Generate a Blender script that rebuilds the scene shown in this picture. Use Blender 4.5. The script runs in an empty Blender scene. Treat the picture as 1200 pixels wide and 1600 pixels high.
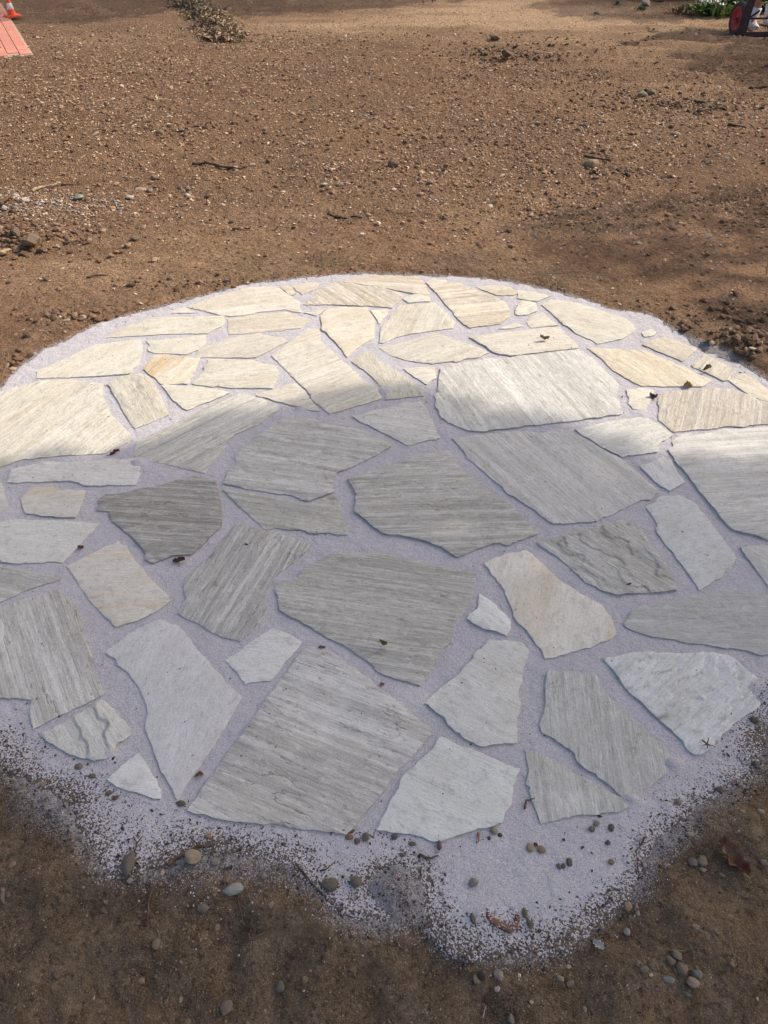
import bpy, math, random
import numpy as np
from mathutils import Vector, Matrix
from mathutils.geometry import delaunay_2d_cdt
random.seed(7); RNG = np.random.default_rng(11)
R = math.radians
scene = bpy.context.scene
col = scene.collection

# ------------------------------------------------------------------ camera, sky, sun, exposure
H = 1.65; PITCH = R(42.7); F = 1164.0            # eye height (m), downward pitch, focal length in photo pixels
cam_d = bpy.data.cameras.new('camera'); cam = bpy.data.objects.new('camera', cam_d); col.objects.link(cam)
cam.location = (0, 0, H); cam.rotation_euler = (math.pi/2 - PITCH, 0, 0)
cam_d.sensor_fit = 'VERTICAL'; cam_d.angle = 2*math.atan(800/F); cam_d.clip_end = 600; cam_d.clip_start = 0.02
scene.camera = cam
SUN_EL, SUN_AZ = R(43), R(24)                    # elevation; azimuth from +X towards +Y
SUN = np.array([math.cos(SUN_EL)*math.cos(SUN_AZ), math.cos(SUN_EL)*math.sin(SUN_AZ), math.sin(SUN_EL)])
world = bpy.data.worlds.new('World'); scene.world = world; world.use_nodes = True
wn = world.node_tree; wn.nodes.clear()
sky = wn.nodes.new('ShaderNodeTexSky'); sky.sky_type = 'NISHITA'; sky.sun_disc = False
sky.sun_elevation = SUN_EL; sky.sun_rotation = math.pi/2 - SUN_AZ; sky.dust_density = 4.0; sky.air_density = 0.9; sky.ozone_density = 0.6
bg = wn.nodes.new('ShaderNodeBackground'); bg.inputs[1].default_value = 0.15
wo = wn.nodes.new('ShaderNodeOutputWorld'); warm_n = wn.nodes.new('ShaderNodeMix'); warm_n.data_type = 'RGBA'; warm_n.blend_type = 'MULTIPLY'; warm_n.inputs[0].default_value = 1; warm_n.inputs[7].default_value = (1.0, .945, .86, 1)
wn.links.new(sky.outputs[0], warm_n.inputs[6]); wn.links.new(warm_n.outputs[2], bg.inputs[0]); wn.links.new(bg.outputs[0], wo.inputs[0])
sun_d = bpy.data.lights.new('sun', 'SUN'); sun_d.energy = 2.65; sun_d.angle = R(0.6); sun_d.color = (1.0, 0.89, 0.74)
sun_o = bpy.data.objects.new('sun', sun_d); col.objects.link(sun_o); sun_o.location = tuple(SUN*20)
sun_o.rotation_euler = Vector(SUN).to_track_quat('Z', 'Y').to_euler()
scene.view_settings.view_transform = 'Standard'; scene.view_settings.look = 'None'
scene.view_settings.gamma = 1.0; scene.view_settings.use_curve_mapping = False
scene.view_settings.exposure = 0.54

# ------------------------------------------------------------------ helpers
def P(px, py, z=0.0):
    """where the sight line through a photo pixel meets the level z"""
    a = (px-600)/F; b = (800-py)/F
    dy = math.cos(PITCH)+b*math.sin(PITCH); dz = -math.sin(PITCH)+b*math.cos(PITCH)
    t = (z-H)/dz
    return np.array([a*t, dy*t])
def depth(x, y, z=0.0): return y*math.cos(PITCH) + (H-z)*math.sin(PITCH)
def hsh(ix, iy, s):
    n = (ix.astype(np.int64)*374761393 + iy.astype(np.int64)*668265263 + s*1442695041) & 0xffffffff
    n = ((n ^ (n >> 13))*1274126177) & 0xffffffff
    n = (n ^ (n >> 16))
    return (n & 0xffffff)/float(0xffffff)
def vn(x, y, s=0):
    x = np.asarray(x, float); y = np.asarray(y, float)
    ix = np.floor(x); iy = np.floor(y); fx = x-ix; fy = y-iy
    u = fx*fx*fx*(fx*(fx*6-15)+10); v = fy*fy*fy*(fy*(fy*6-15)+10)
    a = hsh(ix, iy, s); b = hsh(ix+1, iy, s); c = hsh(ix, iy+1, s); d = hsh(ix+1, iy+1, s)
    return (a+(b-a)*u + (c-a)*v + (a-b-c+d)*u*v)*2-1
def fbm(x, y, s=0, o=4):
    t = 0; amp = 1; tot = 0
    for k in range(o):
        t = t + amp*vn(x*2**k+17.3*k, y*2**k-9.1*k, s+k); tot += amp; amp *= .5
    return t/tot
def sstep(a, b, x):
    t = np.clip((x-a)/(b-a), 0, 1); return t*t*(3-2*t)
def poly_sd(poly, x, y):
    """signed distance, positive inside"""
    x = np.asarray(x, float); y = np.asarray(y, float)
    d = np.full(x.shape, 1e9); ins = np.zeros(x.shape, bool); n = len(poly)
    for i in range(n):
        ax, ay = poly[i]; bx, by = poly[(i+1) % n]
        ex, ey = bx-ax, by-ay; L = ex*ex+ey*ey+1e-12
        t = np.clip(((x-ax)*ex+(y-ay)*ey)/L, 0, 1)
        d = np.minimum(d, np.hypot(x-ax-t*ex, y-ay-t*ey))
        c = ((ay > y) != (by > y)) & (x < (bx-ax)*(y-ay)/((by-ay) if abs(by-ay) > 1e-12 else 1e-12)+ax)
        ins ^= c
    return np.where(ins, d, -d)
def new_mesh(name, V, Fc, smooth=True):
    V = np.asarray(V, np.float32); Fc = np.asarray(Fc, np.int32)
    me = bpy.data.meshes.new(name); n, k = Fc.shape
    me.vertices.add(len(V)); me.vertices.foreach_set('co', V.ravel())
    me.loops.add(n*k); me.loops.foreach_set('vertex_index', Fc.ravel())
    me.polygons.add(n); me.polygons.foreach_set('loop_start', np.arange(0, n*k, k, dtype=np.int32))
    me.polygons.foreach_set('use_smooth', np.full(n, smooth, bool))
    me.update(calc_edges=True); return me
def link(name, me, mat=None, parent=None, loc=None, color=None, **kw):
    o = bpy.data.objects.new(name, me); col.objects.link(o)
    if mat is not None and me is not None and not me.materials: me.materials.append(mat)
    if parent is not None: o.parent = parent
    if loc is not None: o.location = loc
    if color is not None: o.color = color
    for k, v in kw.items(): o[k] = v
    return o
def fattr(me, name, data): 
    a = me.attributes.new(name, 'FLOAT', 'POINT'); a.data.foreach_set('value', np.asarray(data, np.float32).ravel())
def cattr(me, name, data):
    a = me.attributes.new(name, 'FLOAT_COLOR', 'POINT'); a.data.foreach_set('color', np.asarray(data, np.float32).ravel())
class MB:
    def __init__(s): s.v = []; s.f = []; s.m = []
    def add(s, vs, fs, m=0):
        b = len(s.v); s.v += [tuple(v) for v in vs]; s.f += [tuple(i+b for i in f) for f in fs]; s.m += [m]*len(fs)
    def box(s, c, h, rot=None, m=0):
        vs = [Vector((sx*h[0], sy*h[1], sz*h[2])) for sx in (-1, 1) for sy in (-1, 1) for sz in (-1, 1)]
        if rot: vs = [rot @ v for v in vs]
        s.add([v+Vector(c) for v in vs], [(0,1,3,2),(4,6,7,5),(0,4,5,1),(2,3,7,6),(0,2,6,4),(1,5,7,3)], m)
    def tube(s, pts, rad, n=7, m=0):
        pts = [Vector(p) for p in pts]; vs = []; fs = []
        for i, p in enumerate(pts):
            d = (pts[min(i+1, len(pts)-1)]-pts[max(i-1, 0)]).normalized()
            a = d.orthogonal().normalized() if i == 0 else (a-d*a.dot(d)).normalized()
            b = d.cross(a); r = rad[i] if isinstance(rad, (list, tuple)) else rad
            vs += [p+(a*math.cos(t)+b*math.sin(t))*r for t in [2*math.pi*k/n for k in range(n)]]
        for i in range(len(pts)-1):
            fs += [(i*n+k, i*n+(k+1) % n, (i+1)*n+(k+1) % n, (i+1)*n+k) for k in range(n)]
        fs += [tuple(range(n-1, -1, -1)), tuple((len(pts)-1)*n+k for k in range(n))]
        s.add(vs, fs, m)
    def lathe(s, prof, n=24, axis='Z', c=(0,0,0), m=0):
        vs = []; fs = []; c = Vector(c)
        for r, z in prof:
            for k in range(n):
                t = 2*math.pi*k/n; x, y = r*math.cos(t), r*math.sin(t)
                vs.append(c+(Vector((x, y, z)) if axis == 'Z' else Vector((z, x, y))))
        q = len(prof)
        for i in range(q-1): fs += [(i*n+k, i*n+(k+1) % n, (i+1)*n+(k+1) % n, (i+1)*n+k) for k in range(n)]
        s.add(vs, fs, m)
    def mesh(s, name, smooth=False):
        me = bpy.data.meshes.new(name); me.from_pydata(s.v, [], s.f)
        me.polygons.foreach_set('use_smooth', [smooth]*len(me.polygons)); me.update(); return me
    def build(s, name, mat, parent=None, smooth=False, **kw): return link(name, s.mesh(name, smooth), mat, parent, **kw)

# node helper
class NT:
    def __init__(s, name):
        s.mat = bpy.data.materials.new(name); s.mat.use_nodes = True; s.t = s.mat.node_tree; s.t.nodes.clear()
        s.out = s.t.nodes.new('ShaderNodeOutputMaterial'); s.b = s.t.nodes.new('ShaderNodeBsdfPrincipled')
        s.t.links.new(s.b.outputs[0], s.out.inputs[0]); s.b.inputs['Specular IOR Level'].default_value = .25
    def n(s, typ, **kw):
        nd = s.t.nodes.new('ShaderNode'+typ)
        for k, v in kw.items(): setattr(nd, k, v)
        return nd
    def set(s, sock, v):
        if v is None: return
        if isinstance(v, bpy.types.NodeSocket): s.t.links.new(v, sock)
        else:
            if hasattr(sock.default_value, '__len__') and not hasattr(v, '__len__'): v = (v,)*len(sock.default_value)
            if hasattr(v, '__len__') and len(sock.default_value) == 4 and len(v) == 3: v = (*v, 1)
            sock.default_value = v
    def math(s, op, a, b=0.0, c=None, clamp=False):
        m = s.n('Math', operation=op, use_clamp=clamp); s.set(m.inputs[0], a); s.set(m.inputs[1], b)
        if c is not None: s.set(m.inputs[2], c)
        return m.outputs[0]
    def mix(s, f, a, b, mode='MIX'):
        m = s.n('Mix', data_type='RGBA', blend_type=mode); s.set(m.inputs[0], f); s.set(m.inputs[6], a); s.set(m.inputs[7], b); return m.outputs[2]
    def coord(s, kind='Object', scale=(1,1,1), off=None):
        c = s.n('TexCoord').outputs[kind]; mp = s.n('Mapping'); s.set(mp.inputs[0], c); s.set(mp.inputs[3], scale)
        if off is not None: s.set(mp.inputs[1], off)
        return mp.outputs[0]
    def noise(s, vec, scale, detail=4, rough=.55, dist=0):
        m = s.n('TexNoise'); s.set(m.inputs['Vector'], vec); m.inputs['Scale'].default_value = scale
        m.inputs['Detail'].default_value = detail; m.inputs['Roughness'].default_value = rough; m.inputs['Distortion'].default_value = dist
        return m.outputs[0]
    def voro(s, vec, scale, feature='F1', out=0):
        m = s.n('TexVoronoi', feature=feature); s.set(m.inputs['Vector'], vec); m.inputs['Scale'].default_value = scale; return m.outputs[out]
    def ramp(s, f, a, b):
        m = s.n('MapRange'); s.set(m.inputs[0], f); m.inputs[1].default_value = a; m.inputs[2].default_value = b
        m.interpolation_type = 'SMOOTHSTEP'; return m.outputs[0]
    def bump(s, h, dist, strength=1.0, prev=None):
        m = s.n('Bump'); s.set(m.inputs['Height'], h); m.inputs['Distance'].default_value = dist; m.inputs['Strength'].default_value = strength
        if prev is not None: s.set(m.inputs['Normal'], prev)
        return m.outputs[0]
    def attr(s, name, out='Fac', typ='GEOMETRY'): 
        a = s.n('Attribute', attribute_name=name, attribute_type=typ); return a.outputs[out]
    def done(s, color, rough=.85, normal=None):
        s.set(s.b.inputs['Base Color'], color); s.set(s.b.inputs['Roughness'], rough)
        if normal is not None: s.set(s.b.inputs['Normal'], normal)
        return s.mat
def plain(name, c, rough=.6, bump=.0, var=.12, scale=40, metal=0):
    t = NT(name); v = t.coord('Object'); n1 = t.noise(v, scale, 5); k = t.ramp(n1, .3, .7)
    cc = t.mix(k, tuple(x*(1-var) for x in c), tuple(min(1, x*(1+var)) for x in c))
    t.b.inputs['Metallic'].default_value = metal
    return t.done(cc, rough, t.bump(n1, bump) if bump else None)

# ------------------------------------------------------------------ materials
# bare soil
t = NT('bare_soil'); v = t.coord('Object')
n_big = t.noise(v, .9, 5); n_mid = t.noise(v, 7, 6, .6); n_fine = t.noise(v, 60, 6, .65); n_gr = t.noise(v, 300, 3, .6)
moist = t.attr('moist'); pale = t.attr('pale'); dust = t.attr('dust'); gran = t.attr('gran')
c = t.mix(t.ramp(n_mid, .3, .7), (.30, .172, .094), (.46, .285, .163))
c = t.mix(t.ramp(n_big, .35, .65), c, t.mix(.6, c, (.29, .155, .095)))
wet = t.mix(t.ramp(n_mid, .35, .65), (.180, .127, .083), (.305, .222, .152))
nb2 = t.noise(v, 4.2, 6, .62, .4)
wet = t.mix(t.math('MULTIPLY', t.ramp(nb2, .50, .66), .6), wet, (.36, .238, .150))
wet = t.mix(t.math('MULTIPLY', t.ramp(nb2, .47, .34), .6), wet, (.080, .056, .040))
c = t.mix(t.math('MULTIPLY', gran, .55), c, (.27, .148, .090))
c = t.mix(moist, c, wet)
c = t.mix(pale, c, (.68, .47, .30))
c = t.mix(t.math('MULTIPLY', t.ramp(n_fine, .50, .34), .72), c, (.07, .04, .025))  # hollows of the fine relief painted darker, their shade put into the soil colour
c = t.mix(t.math('MULTIPLY', t.ramp(t.noise(v, 110, 4, .7), .52, .44), t.math('MULTIPLY', gran, .7)), c, (.13, .08, .05))
c = t.mix(t.math('MULTIPLY', t.ramp(t.noise(v, 75, 5, .75), .57, .66), t.math('MULTIPLY', gran, .7)), c, (.55, .43, .32))
c = t.mix(t.math('MULTIPLY', t.ramp(n_gr, .52, .70), .45), c, (.50, .39, .29))
c = t.mix(t.math('MULTIPLY', t.ramp(n_gr, .45, .30), .5), c, (.07, .042, .028))
vg = t.voro(v, 520, out=1); sp = t.n('SeparateColor'); t.set(sp.inputs[0], vg)
vd = t.voro(v, 420)
thr = t.math('SUBTRACT', 1.0, dust)
c = t.mix(t.math('MULTIPLY', t.ramp(dust, .1, .6), .18), c, (.34, .31, .30))
isw = t.math('GREATER_THAN', t.math('ADD', t.math('MULTIPLY', sp.outputs[0], .62), t.math('MULTIPLY', t.noise(v, 60, 5, .75), .38)), thr)
c = t.mix(isw, c, t.mix(sp.outputs[1], (.42, .405, .44), (.62, .60, .64)))
fl = t.voro(v, 230, out=1); f3 = t.n('SeparateColor'); t.set(f3.inputs[0], fl); fd = t.voro(v, 230)
peb = t.math('MULTIPLY', t.math('GREATER_THAN', f3.outputs[0], .90), t.math('LESS_THAN', fd, .34))
c = t.mix(t.math('MULTIPLY', peb, .8), c, t.mix(f3.outputs[1], (.16, .12, .09), (.62, .54, .45)))
fl2 = t.voro(v, 560, out=1); f4 = t.n('SeparateColor'); t.set(f4.inputs[0], fl2)
c = t.mix(t.math('MULTIPLY', t.math('GREATER_THAN', f4.outputs[0], .80), .5), c, t.mix(f4.outputs[1], (.07, .05, .035), (.52, .43, .34)))
hgt = t.math('ADD', t.math('MULTIPLY', n_fine, 1.0), t.math('MULTIPLY', n_gr, .35))
hgt = t.math('ADD', hgt, t.math('MULTIPLY', t.ramp(t.noise(v, 26, 6, .7), .42, .62), .5))
hgt2 = t.math('ADD', hgt, t.math('MULTIPLY', t.voro(v, 90), t.math('MULTIPLY', gran, -.8)))
M_soil = t.done(c, .95, t.bump(hgt2, .026, 1.0)); t.b.inputs['Specular IOR Level'].default_value = .1

# crushed white marble sand in the joints
t = NT('joint_sand'); v = t.coord('Object')
dirt = t.attr('dirt')
vc = t.voro(v, 480, out=1); sp = t.n('SeparateColor'); t.set(sp.inputs[0], vc)
c = t.mix(sp.outputs[0], (.42, .405, .445), (.66, .64, .68))
c = t.mix(t.math('MULTIPLY', t.ramp(t.noise(v, 5, 5), .35, .65), .35), c, (.48, .465, .50))
c = t.mix(t.math('MULTIPLY', t.ramp(t.noise(v, 380, 3), .56, .68), .8), c, (.30, .28, .34))
vv = t.voro(v, 330, out=1); s2 = t.n('SeparateColor'); t.set(s2.inputs[0], vv)
isd = t.math('GREATER_THAN', t.math('ADD', t.math('MULTIPLY', s2.outputs[0], .55), t.math('MULTIPLY', t.noise(v, 55, 5, .8, .6), .55)), t.math('SUBTRACT', 1.0, dirt))
c = t.mix(isd, c, t.mix(s2.outputs[1], (.07, .055, .05), (.20, .16, .13)))
nn = t.math('ADD', t.noise(v, 420, 3), t.math('ADD', t.math('MULTIPLY', t.noise(v, 50, 4), 1.8), t.math('MULTIPLY', t.noise(v, 14, 4), 4.0)))
M_sand = t.done(c, .9, t.bump(nn, .0035, .9))

# layered slate: grain runs along each slab's own X
def slab_mat():
    t = NT('layered_stone'); info = t.n('ObjectInfo')
    off = t.n('CombineXYZ'); t.set(off.inputs[0], t.math('MULTIPLY', info.outputs['Random'], 37)); t.set(off.inputs[1], t.math('MULTIPLY', info.outputs['Random'], 91))
    wn_ = t.n('TexWhiteNoise', noise_dimensions='1D'); t.set(wn_.inputs['W'], info.outputs['Random'])
    vs_ = t.n('VectorMath', operation='SCALE'); t.set(vs_.inputs[0], t.n('TexCoord').outputs['Object']); t.set(vs_.inputs['Scale'], t.math('ADD', .55, t.math('MULTIPLY', wn_.outputs['Value'], .75)))
    def vec(sx, sy):
        mp = t.n('Mapping'); t.set(mp.inputs[0], vs_.outputs[0]); t.set(mp.inputs[3], (sx, sy, 1)); t.set(mp.inputs[1], off.outputs[0]); return mp.outputs[0]
    st = info.outputs['Alpha']; base = info.outputs['Color']
    ochre = t.math('MULTIPLY', info.outputs['Object Index'], .01)
    wide = t.noise(vec(.9, 17), 1, 6, .62, .15); mid = t.noise(vec(4.5, 95), 1, 7, .68, .2); fine = t.noise(vec(20, 300), 1, 5, .72)
    spot = t.noise(vec(55, 130), 1, 5, .7); speck = t.noise(vec(230, 420), 1, 4, .7); grn = t.noise(vec(380, 380), 1, 3, .7); blot = t.noise(vec(5, 7), 1, 5, .6)
    dk = t.mix(.5, t.mix(1.0, base, (.56, .56, .55), 'MULTIPLY'), (.27, .26, .235)); lt = t.mix(.6, base, (.90, .89, .86))
    c = t.mix(t.math('MULTIPLY', t.ramp(wide, .42, .66), t.math('MULTIPLY', st, .75)), base, dk)
    c = t.mix(t.math('MULTIPLY', t.ramp(mid, .50, .62), t.math('MULTIPLY', st, .75)), c, dk)
    c = t.mix(t.math('MULTIPLY', t.ramp(mid, .46, .32), t.math('ADD', .2, t.math('MULTIPLY', st, .7))), c, lt)
    c = t.mix(t.math('MULTIPLY', t.ramp(fine, .52, .62), t.math('ADD', t.math('MULTIPLY', st, .75), .06)), c, dk)
    c = t.mix(t.math('MULTIPLY', t.ramp(fine, .46, .34), t.math('ADD', .12, t.math('MULTIPLY', st, .45))), c, lt)
    iso = t.noise(vec(28, 40), 1, 7, .72); iso2 = t.noise(vec(120, 150), 1, 5, .75)
    c = t.mix(t.math('MULTIPLY', t.ramp(iso, .52, .62), .30), c, dk)
    c = t.mix(t.math('MULTIPLY', t.ramp(iso, .47, .38), .35), c, lt)
    c = t.mix(t.math('MULTIPLY', t.ramp(iso2, .54, .64), .30), c, dk)
    c = t.mix(t.math('MULTIPLY', t.ramp(spot, .57, .66), t.math('ADD', t.math('MULTIPLY', st, .8), .10)), c, (.20, .19, .16))
    c = t.mix(t.math('MULTIPLY', t.ramp(speck, .58, .70), .55), c, (.26, .25, .23))
    c = t.mix(t.math('MULTIPLY', t.ramp(grn, .46, .34), .38), c, (.90, .89, .87))
    c = t.mix(t.math('MULTIPLY', t.ramp(blot, .46, .66), .42), c, t.mix(.5, base, (.42, .40, .33)))
    och = t.math('MULTIPLY', t.ramp(t.noise(vec(1.2, 11), 1, 4, .6, .4), .48, .68), ochre)
    c = t.mix(t.math('MULTIPLY', och, .85), c, (.60, .42, .20))
    band = t.noise(vec(.22, 55), 1, 4, .75, .05)
    c = t.mix(t.math('MULTIPLY', t.ramp(band, .52, .60), t.math('MULTIPLY', t.ramp(st, .12, .7), .30)), c, dk)
    c = t.mix(t.math('MULTIPLY', t.ramp(band, .47, .40), t.math('MULTIPLY', t.ramp(st, .12, .7), .30)), c, lt)
    stain = t.noise(vec(9, 12), 1, 6, .7, .3)
    c = t.mix(t.math('MULTIPLY', t.ramp(stain, .60, .72), .5), c, (.33, .30, .23))
    c = t.mix(t.math('MULTIPLY', t.ramp(t.noise(vec(14, 60), 1, 5, .7), .56, .64), t.math('MULTIPLY', st, .45)), c, (.30, .29, .27))
    # cleft edges: thin broken lines that follow the layers
    cn = t.noise(vec(2.2, 11), 1, 6, .62, .35)
    ln = t.math('ABSOLUTE', t.math('SUBTRACT', t.math('FRACT', t.math('MULTIPLY', cn, 9.0)), .5))
    gate = t.ramp(t.noise(vec(7, 9), 1, 3, .5), .50, .60)
    crack = t.math('MULTIPLY', t.ramp(ln, .045, .0), gate)
    crack = t.math('MULTIPLY', crack, t.math('ADD', t.math('MULTIPLY', st, .9), .10))
    c = t.mix(t.math('MULTIPLY', crack, .8), c, (.16, .14, .12))
    c = t.mix(t.math('MULTIPLY', t.attr('cleft'), .68), c, (.27, .24, .20))
    steps = t.math('MULTIPLY', t.math('FLOOR', t.math('ADD', t.math('MULTIPLY', cn, 9.0), .5)), t.math('ADD', .08, t.math('MULTIPLY', st, .35)))
    h = t.math('ADD', t.math('ADD', t.math('MULTIPLY', mid, t.math('ADD', .12, st)), t.math('ADD', t.math('MULTIPLY', iso, 1.3), t.math('MULTIPLY', iso2, .5))), t.math('ADD', t.math('MULTIPLY', spot, -.6), t.math('MULTIPLY', grn, .35)))
    h = t.math('ADD', t.math('ADD', h, t.math('MULTIPLY', fine, t.math('ADD', .08, t.math('MULTIPLY', st, .6)))), t.math('ADD', steps, t.math('MULTIPLY', crack, -.5)))
    return t.done(c, .72, t.bump(h, .0042, .9))
M_slab = slab_mat()
def tinted(name, bump=.002, scale=120, rough=.85, var=.35, stretch=(1,1,1)):
    t = NT(name); info = t.n('ObjectInfo'); v = t.coord('Object', stretch, t.n('ObjectInfo').outputs['Location'])
    n1 = t.noise(v, scale, 5, .65); n2 = t.noise(v, scale*.25, 4)
    c = t.mix(t.ramp(n1, .35, .65), t.mix(1, info.outputs['Color'], (1-var,)*3, 'MULTIPLY'), info.outputs['Color'])
    c = t.mix(t.math('MULTIPLY', t.ramp(n2, .42, .62), .6), c, (.20, .145, .10))
    return t.done(c, rough, t.bump(n1, bump, .8))
M_stone = tinted('loose_stone'); M_wood = tinted('weathered_wood', .003, 200, .9, .4, (.2, 1, 1)); M_leaf = tinted('dry_leaf', .001, 150, .7, .35)
t = NT('scattered_bits'); M_bits = t.done(t.mix(t.math('MULTIPLY', t.ramp(t.noise(t.coord('Object'), 260, 4), .4, .65), .35), t.attr('tint', 'Color'), (.10, .065, .045)), .9)
t = NT('green_leaves'); M_foliage = t.done(t.attr('tint', 'Color'), .5); t.b.inputs['Specular IOR Level'].default_value = .4
t = NT('tree_leaves'); M_tree = t.done(t.attr('tint', 'Color'), .5)
M_bark = plain('bark', (.16, .12, .09), .9, .01, .3, 30)
t = NT('red_paver'); inf = t.n('ObjectInfo'); v = t.coord('Object')
nn = t.noise(v, 160, 5); M_brick = t.done(t.mix(t.ramp(nn, .35, .7), t.mix(inf.outputs['Random'], (.50, .155, .115), (.60, .21, .16)), (.55, .32, .25)), .9, t.bump(nn, .002))
M_bed = plain('paver_bedding', (.42, .33, .25), .95, .004, .3, 90)
M_orange = plain('orange_plastic', (.78, .10, .035), .45, 0, .08); M_white = plain('white_band', (.80, .79, .80), .5, 0, .05)
M_rubber = plain('grey_rubber', (.055, .058, .055), .8, .001, .25, 60); M_rim = plain('red_wheel_rim', (.36, .03, .045), .4, 0, .15)
M_metal = plain('dark_painted_steel', (.045, .030, .042), .45, .0005, .25, 30); M_ply = plain('pale_plywood', (.55, .43, .32), .8, .001, .15, 60)
M_skin = plain('skin', (.42, .21, .14), .55, 0, .08); M_sock = plain('white_cotton', (.72, .72, .78), .9, .001, .06, 200); M_shoe = plain('pale_shoe', (.55, .55, .55), .6, 0, .1)
M_cloth = plain('dark_cloth', (.05, .055, .07), .9, .002, .2, 150); M_shirt = plain('grey_cloth', (.25, .27, .28), .9, .002, .15, 150); M_hair = plain('dark_hair', (.03, .022, .018), .7, .002, .3, 120)
M_petal = plain('white_petals', (.82, .82, .74), .6, 0, .05)

# ------------------------------------------------------------------ terrain data
def pp(lst, z=0.0): return [tuple(P(a, b, z)) for a, b in lst]
SAND_PX = [(-60,640),(0,610),(33,572),(67,547),(108,531),(147,508),(190,496),(233,485),(290,470),(367,450),(400,443),(483,433),(567,428),(647,430),(720,433),(797,440),(853,452),(913,468),(950,483),(1013,491),(1047,511),(1087,534),(1120,547),(1150,562),(1197,592),(1250,635),(1300,740),(1310,880),(1270,1020),
 (1215,1090),(1192,1150),(1172,1205),(1120,1240),(1085,1256),(1045,1295),(1008,1335),(990,1375),(925,1420),(880,1462),(815,1482),(740,1476),(705,1464),(668,1420),(655,1382),(622,1362),(585,1385),(605,1425),(560,1432),(500,1388),(455,1345),(400,1330),(340,1318),(290,1325),(230,1350),(165,1350),(135,1300),(105,1250),(50,1218),(0,1180),(-60,1140),(-110,1050),(-125,900),(-110,760)]
SAND_PX = [(a, b) for a, b in SAND_PX]
SAND = pp(SAND_PX)
PC = P(600, 760)                                   # rough middle of the patio
def gauss(x, y, px, py, sx, sy=None, z=0):
    c = P(px, py, z); sy = sy or sx
    return np.exp(-((x-c[0])/sx)**2-((y-c[1])/sy)**2)
def ground(x, y, sd=None):
    x = np.asarray(x, float); y = np.asarray(y, float)
    if sd is None: sd = poly_sd(SAND, x, y)
    far = sstep(30, 90, np.hypot(x, y)); front0 = sstep(1.3, .7, y)*sstep(0, -.1, sd)
    z = .022*fbm(x*.9, y*.9, 3, 3)*sstep(.0, .5, -sd)*(1-far) + .011*fbm(x*4, y*4, 9, 3)*sstep(-.02, .25, -sd) + (.0055+.004*front0)*fbm(x*17, y*17, 21, 4) + .0036*fbm(x*60, y*60, 31, 2)
    back = sstep(1.9, 2.6, y)
    z += back*.020*sstep(-.01, .07, -sd)*(1+.5*fbm(x*7, y*7, 5, 2))*(1-sstep(.25, 1.2, -sd)*.6)
    front = sstep(1.3, .7, y)
    z += -front*.030*sstep(.03, .4, -sd)
    z += -.22*np.clip(sd+.02, 0, .10)*(1-back) - .25*np.clip(sd, 0, .12)*back
    # rough raked patches and little ridges
    z += .035*gauss(x, y, 800, 85, .5, .25) + .05*gauss(x, y, 25, 375, .25, .16) + .03*gauss(x, y, 1190, 545, .25, .12) + .05*gauss(x, y, 335, 38, .18, .8)
    rough = sstep(3.6, 4.4, y)*sstep(9.5, 7.5, y)
    z += rough*(.014*np.abs(fbm(x*12, y*12, 41, 3))+.012*fbm(x*5, y*8, 42, 3))
    z += front0*.016*fbm(x*7, y*9, 44, 3)
    # tyre ruts curving in at upper right
    c = P(1000, 90); r = (y-c[1]) + .35*(x-c[0]) + .12*np.sin(x*1.3)
    rut = np.exp(-((x-c[0]-1)/2.4)**2)*np.exp(-((r)/1.3)**2)
    z += rut*.045*np.sin(r*14+.6*fbm(x*2, y*2, 77, 2))
    # footprints and dents in the near soil
    for (a, b, sx, sy, d) in [(130,1420,.07,.035,-.012),(430,1540,.05,.09,-.012),(360,1470,.03,.07,-.012),(690,1500,.06,.05,-.012),(560,1560,.08,.06,-.012),(900,1560,.05,.08,-.016),(1000,1460,.10,.05,-.010),(240,1480,.10,.05,.010),(420,1420,.06,.03,.010),(40,1370,.1,.04,.012),(1120,1480,.09,.05,.01),(620,1385,.06,.04,.010),(330,1400,.06,.04,.008),(1160,1290,.10,.05,.012)]:
        z += 1.9*d*gauss(x, y, a, b, sx, sy)
    return z*(1-far)
def axis(lo, hi, step, grow, lim):
    a = list(np.arange(lo, hi, step)); s = step
    while a[-1] < lim: s *= grow; a.append(a[-1]+s)
    s = step; b = [a[0]]
    return np.array(a)
yy = axis(.15, 3.6, .0095, 1.0105, 130); yneg = -axis(-.15, -.12, .03, 1.12, 40)[::-1]; YY = np.concatenate([yneg, yy])
xp = axis(0, 1.5, .0105, 1.016, 130); XX = np.concatenate([-xp[:0:-1], xp])
gx, gy = np.meshgrid(XX, YY)
SD = poly_sd(SAND, gx, gy)
gzv = ground(gx, gy, SD)
nx, ny = len(XX), len(YY)
idx = np.arange(nx*ny).reshape(ny, nx)
quads = np.stack([idx[:-1, :-1], idx[:-1, 1:], idx[1:, 1:], idx[1:, :-1]], -1).reshape(-1, 4)
me = new_mesh('ground', np.stack([gx, gy, gzv], -1).reshape(-1, 3), quads)
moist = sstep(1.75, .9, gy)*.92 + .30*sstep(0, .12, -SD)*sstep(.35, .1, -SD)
moist = np.clip(moist + .35*gauss(gx, gy, 470, 415, 1.0, .14)*sstep(-.3, .3, fbm(gx*3, gy*5, 58, 3)) + .25*gauss(gx, gy, 830, 430, .6, .2) + .25*gauss(gx, gy, 1180, 545, .5, .25) + .22*fbm(gx*2, gy*2, 55, 3), 0, 1)
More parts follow.
